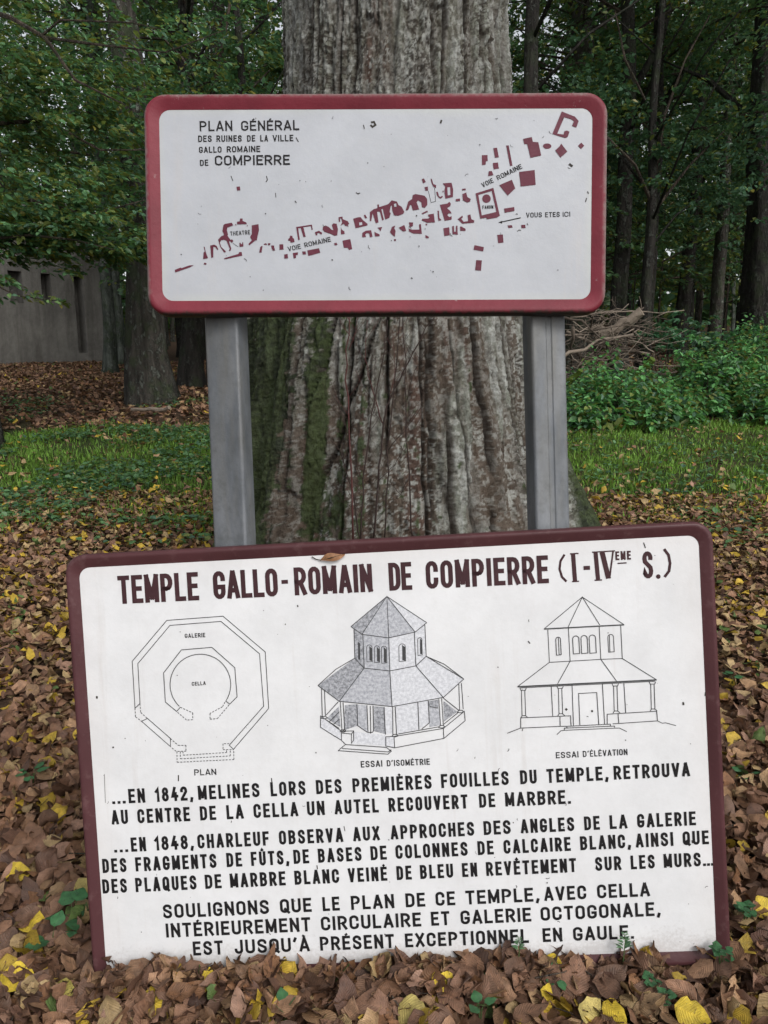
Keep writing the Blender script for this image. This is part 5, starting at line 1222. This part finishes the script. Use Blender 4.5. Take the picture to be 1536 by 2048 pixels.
def litter(name, label, n, xr, yr, T, F, L_, size, kw, layers, tilt, mat, mask=None, smooth=True):
    x = rng.uniform(*xr, n); y = rng.uniform(*yr, n)
    if mask is not None:
        ok = rng.random(n) < mask(x, y); x, y = x[ok], y[ok]; n = len(x)
    lay = rng.random(n) ** 1.3
    z = terr(x, y) + .004 + layers * lay
    Rm = rotm(rng.uniform(0, 6.28, n), rng.normal(0, tilt, n), rng.normal(0, tilt, n))
    flip = rng.random(n) < .4; Rm[flip] = Rm[flip] @ np.diag([1, -1, -1])
    sc = size * (.65 + .6 * rng.random(n))
    V, FF, Cc, lu = scatter(T, F, np.stack([x, y, z], 1), Rm, sc, litter_cols(n, **kw), L_)
    return tag(link(name, mesh_np(name, V, FF, col=Cc, luv=lu, smooth=smooth), mat), label, 'leaves', kind='stuff')
def behind_sign(x, y):   # leaves hidden right behind the sign are thinned
    return np.where((np.abs(x) < .55) & (y > 1.85) & (y < 3.2), .25, 1.0)
litter('leaf_litter', 'thick carpet of curled brown beech leaves at the foot of the lower sign', 12000, (-1.5, 1.6), (.95, 3.0), TN, FN, LN, .073, dict(yel=.04, tan=.08, grn=.01), .05, .62, M_litter, behind_sign)
# pile banked against the sign's foot
def bank():
    n = 1700
    x = rng.uniform(-.78, .92, n); y = 1.50 - np.abs(rng.normal(0, .05, n)) + (x > .60) * .0
    top_ = .056 + .012 * np.sin(x * 9) + .010 * np.sin(x * 23 + 1) - .05 * _ss(.58, .66, x)
    z = terr(x, y) + rng.random(n) * np.clip(top_, .01, 1)
    Rm = rotm(rng.uniform(0, 6.28, n), rng.normal(0, .6, n), rng.normal(0, .6, n))
    V, FF, Cc, lu = scatter(TN, FN, np.stack([x, y, z], 1), Rm, .07 * (.65 + .6 * rng.random(n)), litter_cols(n, .03, .05, .01), LN)
    tag(link('leaf_bank', mesh_np('leaf_bank', V, FF, col=Cc, luv=lu), M_litter), 'heap of dead leaves banked against the foot of the lower sign', 'leaves', kind='stuff')
bank()
litter('leaf_litter', 'brown and yellow fallen leaves around the old tree, left and right of the lower sign', 38000, (-4.2, 4.6), (3.0, 6.6), TM, FM, LM, .066, dict(yel=.13, tan=.22, grn=.03), .045, .45, M_litter_far)
litter('leaf_litter', 'scattered yellow and tan leaves lying on the grass', 15000, (-7, 8), (6.2, 10.2), TM, FM, LM, .07, dict(yel=.26, tan=.30, grn=.02), .08, .4, M_litter_far,
       lambda x, y: (.10 + .60 * _ss(7.6, 6.3, y) + .30 * _ss(.5, .65, fbm(x, y, x * 0 + 26, 3))) * np.where(x < 0, 1.0, .75))
litter('leaf_litter', 'rust brown leaf carpet between the grass and the concrete hut', 34000, (-14, 2.5), (9.3, 24), TM, FM, LM, .105, dict(yel=.015, tan=.08, grn=.02), .05, .4, M_litter_far,
       lambda x, y: np.where(x > -2.2, .35, 1) * _ss(9.0, 9.9, y - .3 * np.sin(x * 1.3) + .12 * (x + 3)))
litter('leaf_litter', 'dim leaf carpet under the dark trunks on the right', 9000, (1.5, 14), (11.5, 24), TM, FM, LM, .12, dict(yel=.01, tan=.08, grn=.05), .05, .4, M_litter_far)

def litter_twigs():
    mb = MB(); r_ = random.Random(4)
    for k in range(260):
        near = k < 110
        x = r_.uniform(-1.3, 1.4) if near else r_.uniform(-4, 4.5); y = r_.uniform(1.2, 2.8) if near else r_.uniform(2.8, 8)
        if abs(x) < .62 and 1.5 < y < 3: continue
        a = r_.uniform(0, 6.28); L_ = r_.uniform(.03, .14) * (1 if near else 1.6); z = tz(x, y) + r_.uniform(.035, .06)
        c_, s_ = math.cos(a) * L_ / 2, math.sin(a) * L_ / 2; th = r_.uniform(.0009, .0022) * (1 if near else 1.5)
        mb.tube([(x - c_, y - s_, z + r_.uniform(-.012, .012)), (x + s_ * .15, y - c_ * .15, z), (x + c_, y + s_, z + r_.uniform(-.012, .02))], [th, th * .8, th * .5], 4, False)
    tag(mb.build('twigs', M_twig, None, True), 'thin broken twigs strewn over the fallen leaves', 'twigs', kind='stuff')
litter_twigs()

# ---- yellow leaves that stand out in the foreground
YL = [(700, 1997, 62, 20, 'bright yellow leaf lying below the words at the middle of the sign foot'), (893, 1985, 72, 15, 'largest bright yellow leaf, tilted, right of centre in front of the sign'), (305, 2003, 48, 35, 'yellow leaf half buried in front of the sign\'s left part'),
      (795, 1965, 50, 60, 'yellow ragged leaf just under the sign between two larger yellow leaves'), (820, 2022, 62, -40, 'pale yellow leaf at the bottom middle of the picture'), (1180, 2028, 55, 40, 'dull yellow leaf at the bottom, right of centre'),
      (1378, 2025, 58, -30, 'yellow leaf with a dark fold at the bottom right'), (1225, 2022, 50, -60, 'narrow golden leaf standing on edge near the bottom right'), (60, 1835, 62, 10, 'bright yellow lobed leaf left of the sign frame'),
      (30, 1955, 66, 0, 'bright yellow leaf at the far left below the sign'), (120, 1985, 55, -35, 'yellow green leaf left of the sign\'s buried corner'), (1525, 1815, 55, 10, 'yellow leaf cut by the right edge beside the sign'),
      (420, 1963, 44, 25, 'small yellow leaf under the first word of the last line'), (1108, 1933, 56, -35, 'yellow leaf leaning on the sign foot below the word en'), (30, 1745, 60, 5, 'yellow leaf at the left edge beside the sign frame'), (165, 1775, 45, 15, 'cream dry leaf touching the left sign frame'),
      (1095, 1995, 40, 60, 'small yellow leaf edge among brown leaves below the last word'), (1010, 1985, 42, 75, 'upright olive yellow leaf right of the middle')]
TB, FB, LB = dead_leaf_shapes(len(YL), 9, 44, .55, 1.25)
for k, (px, py, sz, ang, lab) in enumerate(YL):
    p = on_ground(px, min(py, 2040), .050)
    s0 = sz / 900 * 1.12
    root = empty('yellow_leaf', p); tag(root, lab, 'leaf', 'yellow leaves fallen in the foreground')
    c0 = np.array([.58, .42, .04]) * (.85 + .35 * rnd.random())
    if 'cream' in lab or 'pale' in lab or 'dull' in lab: c0 = np.array([.46, .37, .12])
    if 'olive' in lab or 'green' in lab: c0 = np.array([.33, .28, .07])
    el = R(rnd.uniform(-10, 12)); Rm = Euler((R(rnd.uniform(22, 48)), el, R(ang))).to_matrix()
    V = TB[k] * s0; V[:, 2] *= .7
    V = np.array([tuple(Rm @ Vector(v)) for v in V])
    cc = np.tile(c0, (len(V), 1)) * (1 - .25 * rng.random((len(V), 1)))
    link('blade', mesh_np('blade', V, FB, col=cc, luv=LB), M_litter, root)
    a = Rm @ Vector(TB[k][2] * s0); mb = MB(); d_ = Rm @ Vector((-.028, rnd.uniform(-.01, .01), .006)); mb.tube([a, a + d_ * .5, a + d_], [.0012, .001, .0008], 4); mb.build('stalk', M_twig, root)

# ---- small green plants
def seedling(px, py, n, size, label, h=.05, up=.3, tri=False, lift=.03, Y=None):
    p = on_ground(px, min(py, 2040), lift) if Y is None else at(px, py, Y)
    root = empty('seedling', (p.x, p.y, p.z)); tag(root, label, 'plant', 'small green plants among the dead leaves')
    mb = MB(); r_ = random.Random(px * 3 + py)
    for k in range(n):
        a = 6.283 * k / n + r_.uniform(-.4, .4); hh = h * r_.uniform(.6, 1.1); q = Vector((math.cos(a) * size * .35, math.sin(a) * size * .35, hh))
        mb.tube([(0, 0, -.03), (q.x * .4, q.y * .4, hh * .6), q], [.0014, .0012, .0009], 4, False)
        cnt = 3 if tri else 1
        for j in range(cnt):
            aa = a + (j - 1) * 1.5 if tri else a
            T = TB[(k + j) % len(TB)].copy(); T[:, 0] += .4; T[:, 2] *= .35; T[:, 1] *= 1.15 if tri else 1.0
            M3 = Euler((r_.uniform(-.3, .3), -up + r_.uniform(-.25, .25), aa)).to_matrix()
            V = np.array([tuple(M3 @ Vector(v * size * (.6 if tri else 1.0) * r_.uniform(.98, 1.02)) + q) for v in T])
            c0 = np.array([.055, .165, .065]) * r_.uniform(.75, 1.3)
            link('leaf', mesh_np('leaf', V, FB, col=np.tile(c0, (len(V), 1)), luv=LB), M_green, root)
    mb.build('stems', M_stem, root)
M_green = leaf_material('fresh_leaf', .25, .45, True, spec=.4)
M_stem = paint('green_stem', (.07, .12, .04), .6)
for a in ((540, 1905, 5, .032, 'small dark green seedling before the first word of the last line', .05, .3, False), (1440, 1945, 5, .030, 'three-lobed green clover plant at the lower right corner of the sign', .06, .1, True),
          (1300, 1985, 3, .026, 'little clover sprig right of centre at the bottom, below the sign corner', .03, .1, True), (1330, 2015, 3, .024, 'flat green sprig near the bottom right corner', .03, .1, True),
          (1118, 1975, 4, .026, 'dark green sprig below the word gaule', .03, .1, False), (150, 1850, 5, .050, 'green leafy weed beside the left frame near its foot', .05, .1, False), (105, 1895, 4, .045, 'darker green weed lower left of the sign frame', .04, .1, False),
          (1490, 1850, 5, .032, 'green weed right of the sign frame near the bottom right', .05, .2, True), (975, 1960, 4, .026, 'green sprig under the words at right of centre', .03, .2, False), (400, 1925, 3, .022, 'tiny green seedling at the left foot of the sign', .04, .3, False),
          (65, 1560, 4, .045, 'dark green leaf rosette among brown leaves left of the sign', .03, .0, False), (1465, 1360, 4, .040, 'small weed beside the right frame at mid height', .03, .1, False), (1490, 1560, 3, .035, 'low green weed right of the sign among brown leaves', .03, .1, False),
          (570, 2030, 3, .03, 'upright green leaf at the bottom left of centre', .03, .9, False), (960, 2035, 3, .028, 'green sprig at the very bottom, left of the pale yellow leaf tip', .03, .3, False)):
    seedling(*a)
# two feathery sprigs growing up in front of the last text line
def sprig(px, py, hh, label):
    p = at(px, py, 1.47); root = empty('feathery_sprig', p); tag(root, label, 'plant', 'feathery sprigs before the last line of text')
    mb = MB(); mb.tube([(0, 0, -.05), (.002, 0, hh * .5), (-.002, 0, hh)], [.0013, .001, .0006], 4); mb.build('stem', M_stem, root)
    V = []; n = 12
    pos = []; az = []; sc = []; el = []
    for k in range(n):
        z = hh * (.15 + .85 * k / n)
        for s_ in (0, math.pi): pos.append((0, 0, z)); az.append(s_ + rnd.uniform(-.5, .5)); el.append(-.5 + rnd.uniform(-.2, .2)); sc.append(hh * .42 * (1.05 - .75 * k / n))
    T = T6[:1] * np.array([1, .55, .5])
    V, F_, Cc, _ = scatter(T, F6, np.array(pos), rotm(np.array(az), np.array(el), np.zeros(len(az))), np.array(sc), leaf_cols(len(pos), 0, 0, (.07, .14, .085)))
    link('leaflets', mesh_np('leaflets', V, F_, col=Cc, smooth=False), M_leaf, root)
sprig(1037, 1905, .040, 'pale feathery sprig over the end of the word exceptionnel')
sprig(1247, 1905, .052, 'taller feathery green sprig over the last letters of gaule')

# ---- bare shrub in front of the old trunk
M_red = paint('reddish_twig', (.095, .035, .032), .6, (.16, .13, .12), .4, .2); M_dtw = paint('dark_twig', (.045, .030, .026), .7, (.12, .11, .10), .5, .2)
root = empty('bare_shrub', (.0, 3.15, tz(0, 3.15))); tag(root, 'thin leafless reddish shrub stems rising before the old trunk, between the two signs', 'shrub')
bo = Vector(root.location)
STEMS = [([(708, 1090), (700, 900), (693, 760), (697, 640), (690, 500)], 3.4, 1), ([(722, 1090), (705, 980), (680, 900), (662, 880)], 2.8, 0), ([(720, 1085), (727, 960), (745, 830), (768, 700), (775, 640)], 3.0, 0), ([(748, 1085), (758, 960), (766, 850), (778, 800), (820, 720), (850, 660), (872, 630)], 3.6, 0),
         ([(768, 1085), (776, 900), (790, 760), (800, 640), (805, 500)], 2.6, 0), ([(826, 1085), (818, 950), (812, 800), (808, 640), (812, 480)], 2.8, 0), ([(700, 900), (690, 850), (660, 760)], 1.4, 0), ([(766, 850), (745, 780), (730, 720), (735, 640)], 2.0, 1), ([(776, 900), (810, 860), (840, 820), (860, 760)], 1.5, 0),
         ([(758, 960), (790, 930), (812, 880), (828, 800)], 1.3, 0), ([(727, 960), (712, 930), (690, 915)], 1.3, 0), ([(818, 950), (800, 990), (770, 1020)], 1.2, 0), ([(745, 830), (752, 780), (748, 700)], 1.3, 0), ([(778, 800), (790, 740), (786, 660)], 1.4, 1), ([(812, 800), (830, 740), (850, 700)], 1.2, 0), ([(757, 1085), (740, 1040), (700, 1010), (672, 1000)], 1.1, 0), ([(700, 700), (712, 660), (716, 600)], 1.3, 1)]
for k, (P, wd, red_) in enumerate(STEMS):
    mb = MB(); pts = []; rad = []
    yy = 3.2 + .05 * math.sin(k * 2.1)
    q = [at(a, b, yy) for a, b in P]
    for i in range(len(q) - 1):
        for s_ in range(4):
            t = s_ / 4; pts.append(q[i].lerp(q[i + 1], t) + Vector((rnd.gauss(0, .0025), rnd.gauss(0, .004), 0)) - bo)
    pts.append(q[-1] - bo); m = len(pts); r0 = wd / FPX * 3.2 / 2 * 1.1
    mb.tube(pts, [r0 * (1.25 - .85 * i / (m - 1)) for i in range(m)], 5)
    for j in range(int(3 + wd * 2)):
        i = rnd.randint(2, m - 2); a = pts[i]; s_ = rnd.choice((-1, 1)); L_ = rnd.uniform(.04, .14)
        mb.tube([a, a + Vector((s_ * L_ * .45, rnd.uniform(-.03, .03), L_ * .6)), a + Vector((s_ * L_ * .7, rnd.uniform(-.04, .04), L_ * 1.2))], [.0010, .0008, .0005], 3, False)
    mb.build('stem', M_red if red_ else M_dtw, root, True)

# ---- brush pile on the right, log, fallen sticks
M_dead = paint('dead_wood', (.24, .195, .155), .85, (.34, .30, .25), .5, .4); M_dead2 = paint('dark_dead_wood', (.10, .078, .062), .9, (.2, .18, .15), .5, .4)
pc = at(1215, 745, 12.6); pile = empty('brush_pile', (pc.x, pc.y, tz(pc.x, pc.y))); tag(pile, 'tangled pile of grey dead branches right of the right post', 'brush pile')
r3 = random.Random(9); pz = pile.location.z
for k in range(170):
    a = r3.gauss(0, .42) + (0 if r3.random() < .72 else r3.choice((-1.1, 1.1))); L_ = r3.uniform(.35, 1.5); cx = r3.uniform(-.65, .60); hm = 1.38 * math.exp(-(cx / .85) ** 2) + .12
    cz = r3.uniform(.05, 1) * hm; cy = r3.uniform(-.5, .5); th = r3.uniform(.004, .013) if k > 12 else r3.uniform(.025, .045)
    dx, dz = math.cos(a) * L_ / 2, math.sin(a) * L_ / 2 * .6; dy = r3.uniform(-.3, .3)
    cv = r3.uniform(-.15, .15); pts = []
    for q in range(6):
        t = q / 5 * 2 - 1; pts.append((cx + dx * t + r3.gauss(0, .025), cy + dy * t, max(cz + dz * t + cv * (1 - t * t) + r3.gauss(0, .03), .0)))
    mb = MB(); mb.tube(pts, [th * (1 - .5 * q / 5) for q in range(6)], 5)
    if k % 2:
        p_ = Vector(pts[3]); mb.tube([p_, p_ + Vector((r3.uniform(-.1, .1), -.05, r3.uniform(.05, .2))), p_ + Vector((r3.uniform(-.25, .25), -.08, r3.uniform(.1, .3)))], [th * .5, th * .4, th * .2], 4)
    mb.build('stick', M_dead if r3.random() < .45 else M_dead2, pile, True)
def log(name, pa, pb_, r0, r1, mat, label, Y, n=10):
    a = at(*pa, Y); b = at(*pb_, Y - .25); o = empty(name, a); tag(o, label, 'log')
    mb = MB(); u = (b - a); pts = [u * (i / 6) + Vector((rnd.gauss(0, .012), 0, rnd.gauss(0, .012))) for i in range(7)]
    mb.tube(pts, [r0 + (r1 - r0) * i / 6 for i in range(7)], n, True, .14); mb.build('wood', mat, o)
log('broken_log', (1205, 672), (1286, 622), .085, .075, M_dead, 'pale broken log end sticking up out of the brush pile', 12.5)
M_mossy = paint('mossy_wood', (.08, .12, .02), .95, (.16, .2, .05), .5, .2)
log('mossy_branch', (1268, 758), (1306, 718), .035, .05, M_mossy, 'short moss covered branch end poking from the nettles right of the brush pile', 11.6)
log('mossy_branch', (1120, 775), (1165, 740), .05, .04, M_mossy, 'moss covered branch low beside the right post', 11.9)
log('fallen_branch', (262, 822), (340, 815), .022, .03, M_dead, 'pale fallen branch lying at the foot of the thick mossy trunk', 10.9, 7)
# leafy bush behind the nettles
def bush(px, py, Y, r, label, n=40, base=(.035, .10, .055)):
    p = at(px, py, Y); g = tz(p.x, p.y); root = empty('green_bush', (p.x, p.y, g)); tag(root, label, 'bush')
    cen = np.random.default_rng(px).normal(0, .5, (n, 3)) * np.array([r, r * .7, r * .7]) + np.array([0, 0, p.z - g])
    V, F_, Cc, _ = sprays(cen, rng.uniform(-3, 3, n), .15 + .12 * rng.random(n), 14, .085, T6, F6, dict(olive=.1, base=base, yellow=.005), tilt=.4)
    link('foliage', mesh_np('foliage', V, F_, col=Cc, smooth=False), M_leaf, root)
    mb = MB()
    for k in range(6): c_ = cen[k * 3]; mb.tube([(0, 0, -.05), (c_[0] * .5, c_[1] * .5, c_[2] * .6), tuple(c_)], [.012, .008, .004], 4, False)
    mb.build('stems', M_twig, root)
bush(1335, 665, 12.6, .42, 'blue green bush tip rising right of the broken log'); bush(1408, 680, 13.0, .40, 'dim green bush right of the bush beside the log', base=(.028, .07, .04))
bush(1240, 805, 10.2, .55, 'rounded nettle clump standing forward onto the grass at right of the post', 50, (.05, .14, .055)); bush(1420, 735, 11.2, .6, 'taller bright clump above the middle of the nettle bed', 50, (.055, .15, .055))
bush(1505, 690, 12.4, .6, 'bright green bush at the right edge above the nettles', 60, (.04, .12, .05)); bush(1170, 815, 10.6, .5, 'dark blue green bush right beside the right post', 60, (.03, .085, .05))
